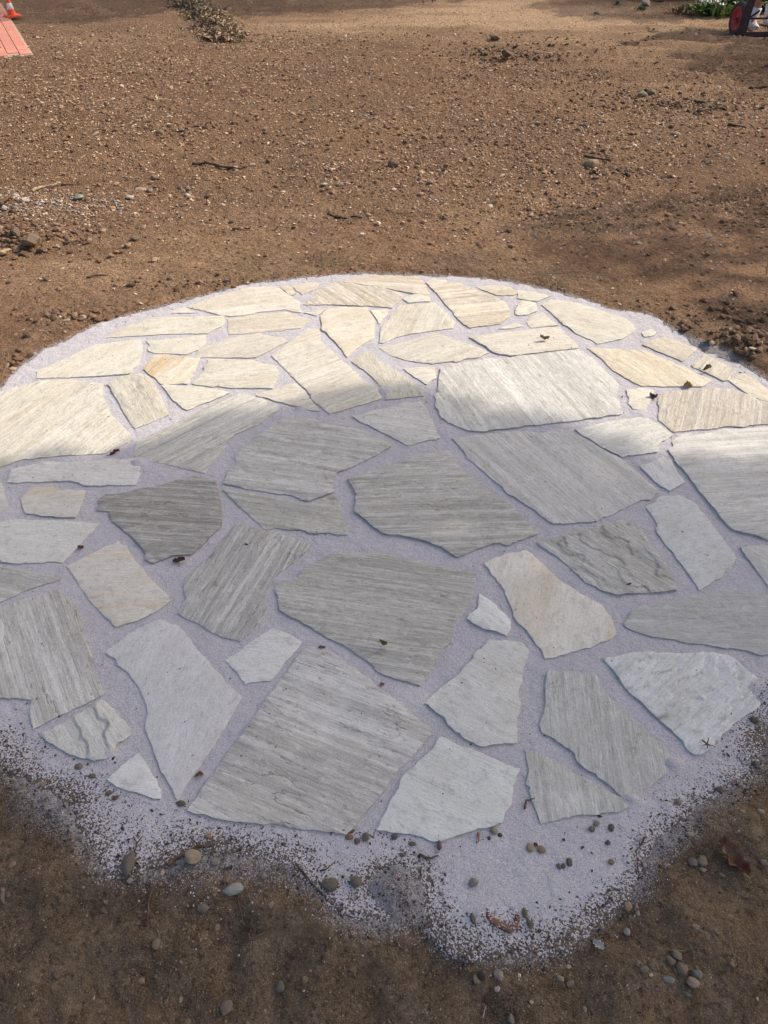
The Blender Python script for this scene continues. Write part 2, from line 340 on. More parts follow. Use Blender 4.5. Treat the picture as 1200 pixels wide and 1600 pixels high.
pale = 1.2*gauss(gx, gy, 860, 30, 2.4, 1.1)+.8*gauss(gx, gy, 760, 15, 1.0, .9)+.6*gauss(gx, gy, 1050, 80, 1.6, .9)+.55*gauss(gx, gy, 480, 42, 1.0, .35)+.35*gauss(gx, gy, 1130, 150, .9, .6)+.42*gauss(gx, gy, 700, 345, 1.6, .40)+.5*gauss(gx, gy, 120, 420, .8, .30)+.25*gauss(gx,gy,1180,450,.4,.25)+.3*gauss(gx,gy,200,60,1.4,.4)
pale = np.clip(pale*(.62+.75*fbm(gx*1.3, gy*5, 66, 4)), 0, .9)
dust = sstep(-.07, .0, SD)*(.44+.15*fbm(gx*6, gy*6, 90, 3))*sstep(1.5, 1.1, gy)
dust = np.maximum(dust, sstep(-.035, .0, SD)*.5)
dust += .33*gauss(gx, gy, 330, 1370, .14, .05)+.30*gauss(gx, gy, 70, 1270, .14, .06)+.34*gauss(gx, gy, 625, 1420, .09, .05)+.18*gauss(gx, gy, 1060, 1300, .06, .05)
dust = np.where(SD > 0, .7, np.clip(dust, 0, .60)*sstep(-.17, -.03, SD)) + .10*sstep(1.4, .9, gy)
fattr(me, 'moist', moist); fattr(me, 'pale', pale); fattr(me, 'dust', dust); fattr(me, 'gran', np.clip(sstep(3.5, 4.6, gy)*sstep(11.5, 9, gy)*(.75+.5*fbm(gx*2, gy*2, 8, 2))*(1-.9*np.clip(pale*1.5, 0, 1)), 0, 1))
link('ground', me, M_soil, kind='structure')

# ------------------------------------------------------------------ patio: sand bed + slabs
patio = link('stone_patio', None, loc=(PC[0], PC[1], 0), label='round crazy paving patio of pale irregular stone slabs laid in white sand', category='patio')
def sandz(x, y, sd):
    z = .0012*fbm(x*25, y*25, 4, 3)+.0022*fbm(x*5, y*5, 6, 2)
    z = z + np.where(sd < 0, sd*.16, 0) - 2.5*np.clip(-sd-.03, 0, .07) + .0030*fbm(x*45, y*45, 71, 3)*sstep(.16, -.02, sd)
    for (a, b, s, hh) in [(1190,1080,.045,.016),(1052,1195,.022,.015),(600,612,.025,.009),(1000,645,.03,.006),(215,725,.03,.012),(985,1250,.02,.013),(170,1180,.02,.012),(470,640,.02,.008),(640,1380,.03,.004),(760,1420,.04,.006)]:
        z = z + hh*gauss(x, y, a, b, s, s*.8)
    return z
sy = axis(.28, 1.2, .0065, 1.004, 3.9); sx = np.arange(-2.0, 2.0, .0085)
ax, ay = np.meshgrid(sx, sy); asd = poly_sd(SAND, ax, ay)
keep = asd > -.10; si = -np.ones(ax.size, int); kk = keep.ravel(); si[kk] = np.arange(kk.sum())
ii = np.arange(ax.size).reshape(ax.shape); q = np.stack([ii[:-1, :-1], ii[:-1, 1:], ii[1:, 1:], ii[1:, :-1]], -1).reshape(-1, 4)
q = si[q]; q = q[(q >= 0).all(1)]
V = np.stack([ax-PC[0], ay-PC[1], sandz(ax, ay, asd)], -1).reshape(-1, 3)[kk]
me = new_mesh('joint_sand', V, q)
dirt = .08 + .22*sstep(.06, -.02, asd)*sstep(1.75, 1.1, ay) + .16*sstep(.15, .0, asd)*sstep(1.75, 1.1, ay) + .12*sstep(.02, -.02, asd)
dirt += .20*gauss(ax, ay, 110, 1240, .20, .06)+.14*gauss(ax, ay, 30, 1160, .12, .04)+.10*gauss(ax, ay, 210, 1300, .12, .05)+.30*gauss(ax, ay, 610, 1370, .08, .04)+.25*gauss(ax, ay, 570, 1305, .06, .012)+.16*gauss(ax, ay, 330, 1320, .08, .03)+.24*gauss(ax, ay, 1180, 1150, .06, .05)+.12*gauss(ax, ay, 480, 1330, .06, .03)+.2*gauss(ax,ay,790,1440,.05,.02)
dirt -= .22*gauss(ax, ay, 850, 1350, .13, .07)
fattr(me, 'dirt', np.clip(dirt, 0, .62).ravel()[kk])
link('joint_sand', me, M_sand, patio, kind='stuff')

CREAM = (.695, .66, .57); WARM = (.69, .625, .52); WHITE = (.76, .75, .75); GREY = (.60, .59, .56); MID = (.67, .66, .635); DARK = (.42, .405, .385); PALEG = (.71, .70, .67); BROWN = (.585, .57, .525); YEL = (.74, .71, .64); OCH=(.72,.645,.52)
# outline in the photo, grain direction (degrees, rising to the right), colour, streak, ochre, relief mm, label
SL = [
([(57,591),(58,578),(100,560),(147,537),(220,530),(224,547),(217,567),(203,583),(133,588)],28,CREAM,.12,30,1,None),
([(167,527),(172,520),(213,503),(240,495),(347,493),(347,507),(327,520),(250,522)],5,CREAM,.08,12,1,None),
([(268,489),(273,482),(290,479),(305,488)],5,CREAM,.1,0,.6,None),
([(291,479),(337,462),(390,448),(425,447),(446,456),(468,471),(470,487),(457,486),(443,483),(400,488),(393,491),(360,494),(320,484)],8,CREAM,.12,12,1,None),
([(356,497),(400,490),(447,487),(484,498),(472,511),(435,516),(400,519),(357,522)],5,WARM,.25,22,1,None),
([(228,532),(322,523),(322,536),(313,543),(291,553),(267,552),(238,549),(231,547),(234,540)],10,CREAM,.08,8,1,None),
([(308,545),(330,540),(360,527),(400,521),(443,527),(450,533),(400,558),(350,558),(306,557)],14,CREAM,.18,15,1,None),
([(223,576),(238,555),(313,558),(307,573),(293,599),(252,599),(240,588)],38,OCH,.25,75,1,'orange tinted slab with faint diagonal bands'),
([(325,560),(393,562),(432,572),(434,586),(426,606),(367,605),(300,598),(320,577)],3,CREAM,.12,15,1,None),
([(252,602),(267,601),(330,606),(361,612),(293,640),(285,637),(267,620)],12,CREAM,.1,8,1,None),
([(169,598),(187,588),(220,583),(233,588),(250,613),(264,648),(235,660),(210,669),(193,644),(177,617)],-58,CREAM,.25,14,3,'upright cream slab with a crack running down its length'),
([(-50,700),(-30,635),(0,612),(63,594),(117,593),(162,598),(161,620),(174,648),(204,677),(200,690),(163,707),(100,711),(40,716),(0,729),(-48,742)],36,CREAM,.3,20,1,'very large cream slab with diagonal stripes at the left edge'),
([(206,711),(213,689),(300,647),(345,623),(375,614),(410,622),(437,638),(400,664),(366,678),(320,738),(262,726)],26,(.70,.68,.63),.55,10,1,None),
([(400,617),(430,607),(460,598),(472,607),(500,641),(480,640),(443,628)],12,CREAM,.15,0,1,None),
([(425,556),(480,512),(497,513),(503,533),(527,557),(560,588),(590,606),(598,621),(575,630),(515,646),(470,600)],20,CREAM,.25,12,1,None),
([(501,493),(510,483),(540,479),(573,479),(585,500),(585,527),(560,542),(543,557),(527,537),(503,513)],15,WARM,.08,5,1,None),
([(549,564),(560,555),(574,548),(590,560),(627,583),(660,606),(662,618),(602,624),(600,610),(580,587)],-70,CREAM,.25,12,1,None),
([(630,575),(680,572),(682,590),(667,600),(647,588)],10,CREAM,.06,0,1,None),
([(592,543),(640,532),(680,519),(700,527),(733,537),(764,550),(750,557),(707,563),(677,567),(633,562),(607,553)],20,CREAM,.22,12,1,None),
([(593,535),(595,513),(613,488),(627,475),(680,472),(697,487),(713,503),(707,512),(633,523)],62,CREAM,.22,10,1.5,None),
([(578,484),(610,483),(593,505)],-45,OCH,.1,20,1,None),
([(474,488),(511,481),(495,493)],0,CREAM,.05,0,.6,None),
([(473,475),(500,453),(525,440),(545,441),(600,450),(627,457),(630,463),(613,481),(573,477),(513,475)],-32,WARM,.7,25,1,'tan slab with bold brown diagonal stripes at the far rim'),
([(458,445),(483,441),(503,442),(490,452),(472,460)],10,WARM,.05,0,1,None),
([(438,448),(450,445),(462,458),(453,461)],0,WARM,.05,0,.6,None),
([(536,439),(550,433),(593,430),(653,432),(663,440),(673,463),(633,455),(587,447)],-4,(.68,.61,.50),.35,25,1,None),
([(630,467),(647,458),(672,463),(673,470),(637,472)],0,CREAM,.05,0,.6,None),
([(665,441),(677,434),(697,437),(690,444),(675,450)],0,CREAM,.05,0,.6,None),
([(675,450),(697,441),(720,443),(763,460),(793,475),(798,492),(783,505),(733,511),(720,500),(700,478)],6,OCH,.55,35,1,'golden slab with dark stripes near the far rim'),
([(742,448),(765,445),(797,448),(812,458),(800,461),(773,460)],3,WARM,.12,20,.8,None),
([(810,453),(835,455),(861,462),(838,470),(808,465)],0,CREAM,.05,5,.8,None),
([(805,483),(815,469),(837,473),(840,485),(825,491),(808,491)],20,CREAM,.08,0,.8,None),
([(822,502),(830,494),(847,487),(855,494),(873,507),(830,512)],8,CREAM,.05,0,.8,None),
([(778,513),(808,503),(814,509),(800,513)],0,CREAM,.0,0,.6,None),
([(732,526),(797,517),(873,510),(903,537),(904,543),(855,548),(800,555),(779,552),(760,540)],3,CREAM,.15,5,1,None),
([(846,475),(863,467),(900,472),(927,480),(980,498),(994,513),(973,528),(933,537),(923,529),(900,520),(880,503)],-10,CREAM,.08,8,1,None),
([(1003,518),(1017,513),(1030,518),(1008,526)],0,CREAM,.1,0,.6,None),
([(1003,537),(1020,530),(1040,525),(1090,545),(1083,553),(1067,564),(1033,550)],-35,WARM,.3,25,1,None),
([(917,542),(1010,547),(1053,567),(1113,593),(1100,602),(1067,603),(1003,603),(960,580),(940,560)],-32,(.74,.66,.50),.35,25,1.4,'long yellowish slab with fine parallel ribs beside the right rim'),
([(1082,571),(1090,560),(1100,552),(1150,577),(1140,593),(1130,594),(1107,583)],50,WARM,.45,14,1.5,None),
([(1140,594),(1150,587),(1163,583),(1200,607),(1225,625),(1215,636),(1167,613)],-20,WARM,.2,30,1,None),
([(1030,657),(1029,622),(1035,612),(1120,605),(1147,607),(1200,629),(1222,642),(1218,660),(1127,667),(1053,674)],80,(.72,.655,.56),.45,14,1.2,None),
([(979,608),(1000,605),(1021,609),(1018,622),(1008,642),(988,638)],0,CREAM,.05,0,1,None),
([(689,574),(700,568),(800,557),(903,545),(927,560),(967,600),(964,618),(972,646),(883,658),(800,667),(760,673),(733,672),(700,660),(679,633),(683,613),(686,590)],-50,PALEG,.42,0,1.3,'very large pale slab with diagonal grey flecks, half in sun'),
([(897,670),(940,660),(1000,651),(1013,653),(1053,678),(1030,693),(1028,706),(973,713),(933,693)],18,PALEG,.35,0,1,None),
([(1044,702),(1053,696),(1050,689),(1062,681),(1157,668),(1200,664),(1255,672),(1262,850),(1200,842),(1147,827),(1120,797),(1093,767),(1075,742)],4,PALEG,.4,8,1,None),
([(1001,728),(1037,711),(1049,718),(1058,735),(1071,752),(1047,766),(1030,757),(1020,748)],-60,WHITE,.15,0,1,None),
([(705,684),(797,673),(850,675),(875,669),(900,676),(973,717),(1031,768),(1000,782),(947,807),(920,815),(863,818),(833,795),(800,773),(765,745),(730,712)],-40,MID,.42,0,1,'very large smooth grey slab with cloudy diagonal banding'),
([(542,748),(600,730),(660,708),(702,703),(717,727),(753,760),(778,775),(800,790),(842,832),(800,845),(767,850),(713,869),(690,853),(647,839),(593,830),(575,815),(553,798),(558,773)],2,BROWN,.8,0,1,'large brownish grey slab with dense straight stripes in the middle of the patio'),
([(550,651),(590,639),(657,626),(668,640),(687,684),(660,690),(637,695),(610,681),(587,670)],-8,PALEG,.3,0,1.5,None),
([(352,755),(355,730),(368,724),(367,713),(378,700),(403,680),(440,656),(453,652),(490,655),(560,668),(613,695),(573,719),(527,738),(521,748),(522,768),(482,783),(455,773),(400,766)],-8,MID,.72,0,2,'large grey slab with thin long layers and a pointed right end'),
([(347,765),(352,763),(400,770),(482,788),(505,779),(524,774),(533,790),(543,835),(473,828),(410,824),(397,811),(367,783)],-9,BROWN,.62,0,1.2,None),
([(150,797),(157,778),(200,768),(257,755),(303,743),(337,750),(343,775),(347,810),(347,822),(302,865),(267,868),(240,879),(225,873),(227,863),(207,840),(173,813),(170,798)],-4,DARK,.85,0,2.2,'darkest grey slab with a jagged left corner and broken lower edge'),
([(103,883),(150,861),(185,844),(227,893),(268,938),(230,963),(182,978),(155,955),(133,927)],2,YEL,.12,55,1,'tilted square slab with yellow veins'),
([(-35,825),(0,815),(27,811),(95,813),(155,816),(125,850),(97,879),(40,876),(0,873),(-38,868)],-3,PALEG,.15,8,1,None),
([(32,779),(47,760),(95,764),(135,766),(128,786),(118,807),(83,805),(40,802)],10,YEL,.15,45,1,'small slab with a brown stain in its middle'),
([(10,753),(17,732),(40,726),(67,720),(110,722),(167,717),(223,718),(218,735),(213,757),(133,758),(110,750),(50,752)],-4,PALEG,.2,5,1,None),
([(-30,745),(0,752),(13,787),(0,800),(-35,805)],0,MID,.3,0,1,None),
([(-35,884),(0,883),(50,893),(95,904),(45,921),(0,940),(-38,950)],-12,GREY,.75,0,1.3,None),
([(-40,960),(0,950),(50,932),(92,926),(106,930),(123,958),(133,987),(143,1037),(162,1082),(110,1110),(50,1140),(47,1118),(48,1093),(0,1089),(-38,1085)],-72,GREY,.7,8,1,'large greenish grey slab at the left edge with a notched lower corner'),
([(62,1150),(95,1132),(130,1112),(160,1093),(180,1107),(193,1123),(205,1147),(182,1165),(167,1186),(147,1190),(110,1180),(83,1163)],-58,PALEG,.35,6,6,'small rippled slab of stepped layers at the lower left'),
([(167,1218),(190,1194),(218,1175),(236,1203),(253,1233),(252,1247),(200,1235)],0,(.80,.80,.79),.06,0,1.8,'small bright white three sided slab at the lower left'),
([(167,1020),(200,990),(247,967),(280,977),(305,1010),(333,1043),(378,1088),(355,1130),(333,1167),(305,1205),(277,1249),(258,1215),(240,1177),(227,1137),(230,1100),(217,1072),(200,1050),(183,1038),(180,1027)],60,(.70,.70,.70),.08,0,1,'large smooth white slab with a narrow waist and pointed foot'),
([(367,820),(400,826),(440,833),(487,851),(465,873),(430,900),(418,920),(413,963),(395,982),(375,1003),(330,987),(278,957),(291,935),(292,903),(325,870)],58,GREY,.85,0,1.3,'greenish grey slab with steep parallel streaks'),
([(435,913),(467,900),(473,888),(510,868),(537,862),(580,863),(633,870),(690,883),(743,893),(740,927),(723,960),(693,1013),(673,1047),(657,1072),(617,1060),(580,1037),(527,1003),(480,977),(437,953)],-8,(.60,.59,.545),.7,0,1.6,'large tan grey slab with fine stripes at the centre of the shaded half'),
([(749,927),(770,941),(798,967),(799,980),(792,993),(750,978),(730,966),(733,958),(746,950)],-40,(.78,.78,.76),.2,0,2.5,'tiny jagged white slab'),
([(757,878),(800,862),(823,859),(850,882),(880,910),(943,947),(954,962),(963,988),(927,1010),(852,1029),(833,997),(802,962),(790,923)],75,YEL,.14,40,1,'cream slab with a rusty vein down its middle'),
([(981,980),(983,960),(990,951),(1073,932),(1133,921),(1200,925),(1262,935),(1262,1024),(1200,1020),(1087,1005),(1020,995)],-2,(.52,.52,.51),.3,0,.8,'wide plain grey slab at the right edge'),
([(839,846),(897,832),(977,812),(1000,823),(1017,853),(1037,877),(1050,900),(1060,921),(1010,926),(963,929),(913,907),(905,897),(870,868)],-32,(.62,.61,.58),.75,0,4,'grey slab with a split flaking surface'),
([(1012,795),(1033,775),(1063,773),(1087,787),(1117,823),(1152,872),(1133,893),(1115,908),(1093,921),(1077,897),(1050,860),(1026,830),(1027,818)],20,(.68,.68,.68),.12,0,1.5,'oblong pale slab with a rounded top end'),
([(1156,853),(1200,852),(1240,855),(1240,945),(1200,914),(1178,884)],-30,MID,.3,0,1,None),
([(942,1028),(993,1018),(1060,1018),(1137,1020),(1180,1057),(1198,1080),(1190,1100),(1150,1128),(1117,1157),(1087,1178),(1033,1128),(980,1077)],45,(.76,.755,.75),.3,0,5.5,'white slab with wavy diagonal ridges at the lower right'),
([(855,1052),(930,1052),(943,1077),(965,1103),(993,1130),(1047,1173),(1046,1207),(1015,1230),(988,1253),(933,1207),(867,1153),(847,1143),(850,1115)],-82,(.65,.65,.62),.5,0,1.6,None),
([(820,1170),(850,1180),(883,1197),(933,1227),(985,1254),(970,1267),(940,1268),(900,1273),(845,1286),(832,1230)],-80,GREY,.45,0,1.2,None),
([(662,1097),(690,1073),(717,1053),(737,1030),(763,998),(800,1000),(813,1002),(827,1015),(818,1050),(810,1083),(808,1160),(753,1164),(720,1143),(690,1117)],-30,(.73,.73,.69),.14,8,1.8,None),
([(690,1150),(740,1172),(797,1195),(813,1200),(800,1248),(785,1285),(740,1298),(685,1311),(640,1302),(588,1296),(607,1257),(647,1200)],-25,(.76,.765,.745),.12,0,1.5,None),
([(477,1010),(513,1015),(535,1030),(560,1047),(620,1093),(677,1142),(650,1175),(617,1210),(580,1258),(550,1297),(540,1304),(500,1298),(450,1292),(400,1285),(350,1280),(293,1266),(333,1210),(397,1120),(420,1087),(448,1050)],-22,(.63,.62,.595),.75,6,1.5,'largest grey mottled slab at the front of the patio'),
([(352,1032),(388,1005),(427,980),(450,990),(472,1002),(448,1032),(423,1063),(382,1069),(370,1050)],0,(.77,.77,.76),.1,0,1,None),
]
def jitter(tone):
    k = random.uniform(.93, 1.05); return [c*k*random.uniform(.992, 1.008) for c in tone]
def make_slab(px, ang, tone, streak, ochre, rel, label):
    top = .0058+random.uniform(-.0008, .0018)
    cx = sum(a for a, b in px)/len(px); cy = sum(b for a, b in px)/len(px)
    C = P(cx, cy, top); g = P(cx+20*math.cos(R(ang)), cy-20*math.sin(R(ang)), top)-C
    th = math.atan2(g[1], g[0]); ct, s_ = math.cos(th), math.sin(th)
    W = [P(a, b, top)-C for a, b in px]
    seed = random.randint(0, 9999)
    # ragged outline
    ring = []
    n = len(W); run = 0.0
    for i in range(n):
        a = W[i]; b = W[(i+1) % n]; L = np.hypot(*(b-a)); k = max(1, int(L/.009)); nrm = np.array([b[1]-a[1], a[0]-b[0]])/max(L, 1e-9)
        for j in range(k):
            u = j/k; s = run+u*L
            d = (-.030*max(0., float(vn(np.array(s*14), np.array(seed*2.0), 8))-.62)+.0045*fbm(np.array(s*24), np.array(seed*1.0), 5, 3)+.0018*vn(np.array(s*110), np.array(seed*1.0), 6))*(1 if j else .4)
            ring.append(a+(b-a)*u+nrm*float(d))
        run += L
    loc = [np.array([p[0]*ct+p[1]*s_, -p[0]*s_+p[1]*ct]) for p in ring]
    A = np.array(loc); lo = A.min(0); hi = A.max(0)
    step = .016 if rel < 2 else (.008 if rel < 4 else .0042)
    sxp = step*(1.5 if rel < 4 else 1.2); 
    GX, GY = np.meshgrid(np.arange(lo[0], hi[0], sxp), np.arange(lo[1], hi[1], step))
    GX = GX+RNG.uniform(-.25, .25, GX.shape)*sxp; GY = GY+RNG.uniform(-.25, .25, GY.shape)*step
    sd = poly_sd([tuple(p) for p in loc], GX, GY); ok = sd > .005
    inner = np.stack([GX[ok], GY[ok]], -1)
    rim = []                                       # a slim worn edge just inside the outline
    allp = [Vector(p) for p in loc]+[Vector(p) for p in inner]
    nr = len(loc)
    vo, eo, fo, ov, oe, of = delaunay_2d_cdt(allp, [(i, (i+1) % nr) for i in range(nr)], [], 1, 1e-6)
    vo = np.array([tuple(v) for v in vo])
    sdv = poly_sd([tuple(p) for p in loc], vo[:, 0], vo[:, 1])
    onr = np.abs(sdv) < .0025
    x, y = vo[:, 0]+seed, vo[:, 1]
    a1 = fbm(x*2.2, y*13+.6*fbm(x*9, y*9, seed, 2), seed, 3); ter = np.floor(a1*5)/5*.7+a1*.3
    z = rel*.0011*ter + .0007*fbm(x*18, y*50, seed+3, 3) + .0006*vn(x*6, y*6, seed+5)
    cleft = np.zeros(len(x))
    if 2 <= rel < 4:
        w = y*11+1.0*fbm(x*3, y*3, seed+9, 3)+.3*fbm(x*20, y*20, seed+4, 2); fr = w-np.floor(w)
        z = z + .0018*(1-fr); cleft = .55*np.exp(-(np.minimum(fr, 1-fr)/.06)**2)*(fbm(x*5, y*9, seed+12, 3) > .02)
    if rel >= 4:
        w = y*(17 if rel > 5 else 12)+1.3*fbm(x*5, y*4, seed+9, 3)+.35*fbm(x*25, y*25, seed+4, 2); fr = w-np.floor(w)
        cleft = np.exp(-(np.minimum(fr, 1-fr)/.055)**2)*sstep(-.25, .15, fbm(x*6, y*10, seed+12, 3))*.9
        z = z*.7 + rel*.0007*(1-fr)*(1-sstep(.80, 1.0, fr)*.2)+ .0012*fbm(x*30, y*30, seed+2, 3)
    z = z - .0016*sstep(.006, .0, sdv)
    tx, ty = random.uniform(-.006, .006), random.uniform(-.006, .006)
    z = z + top + tx*vo[:, 0]+ty*vo[:, 1]
    V = [(p[0], p[1], q) for p, q in zip(vo, z)]; Fs = [tuple(f) for f in fo]
    # ring order in output
    first = {}
    for i, lst in enumerate(ov):
        for k in lst:
            if k < nr: first[k] = i
    rr = [first[k] for k in range(nr) if k in first]
    b1 = len(V); m = len(rr); V += [V[i] for i in rr]
    cen = A.mean(0)
    for lv, ins in ((.55, .0015), (-1.1, .011)):
        for i in rr:
            p = np.array(V[i][:2]); d = (cen-p)/max(np.hypot(*(cen-p)), 1e-6)
            jj = ins*(1+.8*float(vn(np.array(p[0]*90+seed), np.array(p[1]*90), 3)))
            V.append((p[0]+d[0]*jj, p[1]+d[1]*jj, V[i][2]-(.0030 if lv > 0 else .026)))
    nt = len(Fs)
    for r in range(2):
        for k in range(m):
            a, b = b1+r*m+k, b1+r*m+(k+1) % m; Fs.append((a, a+m, b+m, b))
    me = bpy.data.meshes.new('paving_slab'); me.from_pydata(V, [], Fs)
    me.polygons.foreach_set('use_smooth', [rel < 4 or True]*nt+[False]*(len(Fs)-nt)); me.update()
    fattr(me, 'cleft', np.concatenate([cleft, np.zeros(len(V)-len(cleft))]))
    o = link('paving_slab', me, M_slab, patio, loc=(C[0]-PC[0], C[1]-PC[1], 0), color=(*jitter(tone), min(1, streak+(.14 if cy < 670 else .02))))
    o.rotation_euler.z = th; o.pass_index = int(ochre)
    if label: o['label'] = label
    return o
for s in SL: make_slab(*s)

# ------------------------------------------------------------------ scattered soil crumbs and gravel (nobody could count them)
PHI = (1+5**.5)/2
ICO = np.array([(-1,PHI,0),(1,PHI,0),(-1,-PHI,0),(1,-PHI,0),(0,-1,PHI),(0,1,PHI),(0,-1,-PHI),(0,1,-PHI),(PHI,0,-1),(PHI,0,1),(-PHI,0,-1),(-PHI,0,1)])/1.9
ICOF = np.array([(0,11,5),(0,5,1),(0,1,7),(0,7,10),(0,10,11),(1,5,9),(5,11,4),(11,10,2),(10,7,6),(7,1,8),(3,9,4),(3,4,2),(3,2,6),(3,6,8),(3,8,9),(4,9,5),(2,4,11),(6,2,10),(8,6,7),(9,8,1)])
OCT = np.array([(1,0,0),(0,1,0),(-1,0,0),(0,-1,0),(0,0,1),(0,0,-1.)]); OCTF = np.array([(0,1,4),(1,2,4),(2,3,4),(3,0,4),(1,0,5),(2,1,5),(3,2,5),(0,3,5)])
def scatter(name, x, y, z, size, colors, base='oct', flat=.65, elong=1.5, smooth=False):
    n = len(x); B, BF = (OCT, OCTF) if base == 'oct' else (ICO, ICOF)
    v = B[None]*(1+RNG.uniform(-.28, .28, (n, len(B), 1)))
    v = v*np.stack([RNG.uniform(1, elong, n), RNG.uniform(.75, 1.05, n), RNG.uniform(flat*.6, flat, n)], -1)[:, None]
    a = RNG.uniform(0, 6.283, n); til = RNG.uniform(-.5, .5, n)
    ca, sa = np.cos(til)[:, None], np.sin(til)[:, None]
    v0 = v[..., 0]*ca-v[..., 2]*sa; v2 = v[..., 0]*sa+v[..., 2]*ca
    ca, sa = np.cos(a)[:, None], np.sin(a)[:, None]
    vx = v0*ca-v[..., 1]*sa; vy = v0*sa+v[..., 1]*ca
    s = (size/2)[:, None]
    W = np.stack([vx*s+x[:, None], vy*s+y[:, None], v2*s+z[:, None]+s*flat*.35], -1)
    Fc = (BF[None]+(np.arange(n)*len(B))[:, None, None]).reshape(-1, 3)
    me = new_mesh(name, W.reshape(-1, 3), Fc, smooth)
    c = np.concatenate([colors, np.ones((n, 1))], -1); cattr(me, 'tint', np.repeat(c, len(B), 0))
    return link(name, me, M_bits, kind='stuff')
def pick(pal, w, n, var=.15):
    pal = np.array(pal); w = np.array(w, float); w /= w.sum()
    return np.clip(pal[RNG.choice(len(pal), n, p=w)]*RNG.uniform(1-var, 1+var, (n, 1)), 0, 1)
def frame_pts(n, y0, y1, dens=None, pad=1.12):
    """points on the ground in the wedge the camera sees"""
    y = RNG.uniform(y0, y1, n*3); hw = (y*math.cos(PITCH)+H*math.sin(PITCH))*600/F*pad
    x = RNG.uniform(-1, 1, n*3)*(y1*math.cos(PITCH)+H*math.sin(PITCH))*600/F*pad
    k = np.abs(x) < hw; x, y = x[k], y[k]
    if dens is not None:
        k = RNG.uniform(0, 1, len(x)) < dens(x, y); x, y = x[k], y[k]
    return x[:n], y[:n]
SOILP = [(.27,.165,.10),(.15,.09,.058),(.38,.25,.16),(.56,.43,.31),(.66,.54,.42),(.33,.27,.23)]
# gravelly raked zone
def dz(x, y):
    sd = poly_sd(SAND, x, y)
    d = sstep(3.55, 4.6, y)*(.40+.6*sstep(-.5, .4, fbm(x*.9, y*1.6, 51, 4)))*sstep(11.5, 8.2, y)
    d = np.maximum(d, .9*gauss(x, y, 100, 335, .55, .35)); d = np.maximum(d, .18)
    d *= 1-.85*np.clip(gauss(x, y, 850, 40, 1.9, 1.6)+gauss(x, y, 1050, 80, 1.2, .8), 0, 1)
    return d*(sd < -.01)
x, y = frame_pts(62000, 2.9, 11.3, dz)
n = len(x); scatter('soil_crumbs', x, y, ground(x, y), .006+.016*RNG.random(n)**2.2, pick(SOILP, [4,3.6,4,2.6,1.8,.8], n), 'oct')
x, y = frame_pts(5200, 3.6, 9.5, lambda x, y: dz(x, y)); n = len(x)
scatter('soil_clods', x, y, ground(x, y), .016+.022*RNG.random(n)**2.5, pick(SOILP, [5,4,3,.5,.25,.5], n), 'ico', .7)
xs = []; ys = []
for (a, b, sx_, sy_, m) in [(20,385,.22,.09,420),(60,360,.25,.07,160),(800,88,.32,.22,500),(860,70,.4,.2,150),(1185,545,.16,.07,260),(1150,500,.25,.10,160),(962,270,.10,.05,110),(1010,160,.3,.2,260),(1100,165,.45,.12,260),(120,500,.18,.05,120),(60,570,.12,.05,90),(400,450,.5,.04,160),(600,232,.6,.3,150),(290,205,.2,.12,140)]:
    c_ = P(a, b); xs.append(c_[0]+RNG.normal(0, sx_, m)); ys.append(c_[1]+RNG.normal(0, sy_, m))
x = np.concatenate(xs); y = np.concatenate(ys); k = poly_sd(SAND, x, y) < -.005; x, y = x[k], y[k]; n = len(x)
scatter('soil_clods', x, y, ground(x, y), .008+.034*RNG.random(n)**2.4, pick([(.17,.105,.066),(.11,.07,.045),(.24,.155,.10),(.38,.29,.22)], [5,5,3,.5], n), 'ico', .75)
# pale gravel spill at far left
c0 = P(60, 325); x = c0[0]+RNG.normal(0, .30, 1500); y = c0[1]+RNG.normal(0, .14, 1500)+.25*(x-c0[0])*-.1; n = len(x)
scatter('gravel', x, y, ground(x, y), .006+.016*RNG.random(n)**2, pick([(.46,.40,.36),(.33,.27,.23),(.56,.50,.43),(.22,.15,.10),(.28,.19,.13)], [2,3,1.2,3,4], n), 'ico', .7)
# near soil crumbs
def dn(x, y):
    sd = poly_sd(SAND, x, y); return (sd < .01)*(.25+.75*sstep(-.3, .5, fbm(x*5, y*5, 61, 3)))*(1-.4*(y > 2))
x, y = frame_pts(1500, .2, 3.4, dn); n = len(x)
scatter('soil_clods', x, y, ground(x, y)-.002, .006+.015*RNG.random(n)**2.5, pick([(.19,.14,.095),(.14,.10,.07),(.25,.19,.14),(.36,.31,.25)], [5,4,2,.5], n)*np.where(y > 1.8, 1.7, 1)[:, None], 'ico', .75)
x, y = frame_pts(42000, .2, 3.6, dn); n = len(x)
pal = pick([(.16,.115,.08),(.23,.17,.12),(.09,.062,.045),(.34,.28,.22),(.50,.46,.41)], [5,5,4,.7,.25], n)
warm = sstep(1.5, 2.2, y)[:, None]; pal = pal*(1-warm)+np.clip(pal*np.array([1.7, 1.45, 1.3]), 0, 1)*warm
scatter('soil_crumbs', x, y, ground(x, y)-.0008, .0022+.0055*RNG.random(n)**3, pal, 'oct', .8)
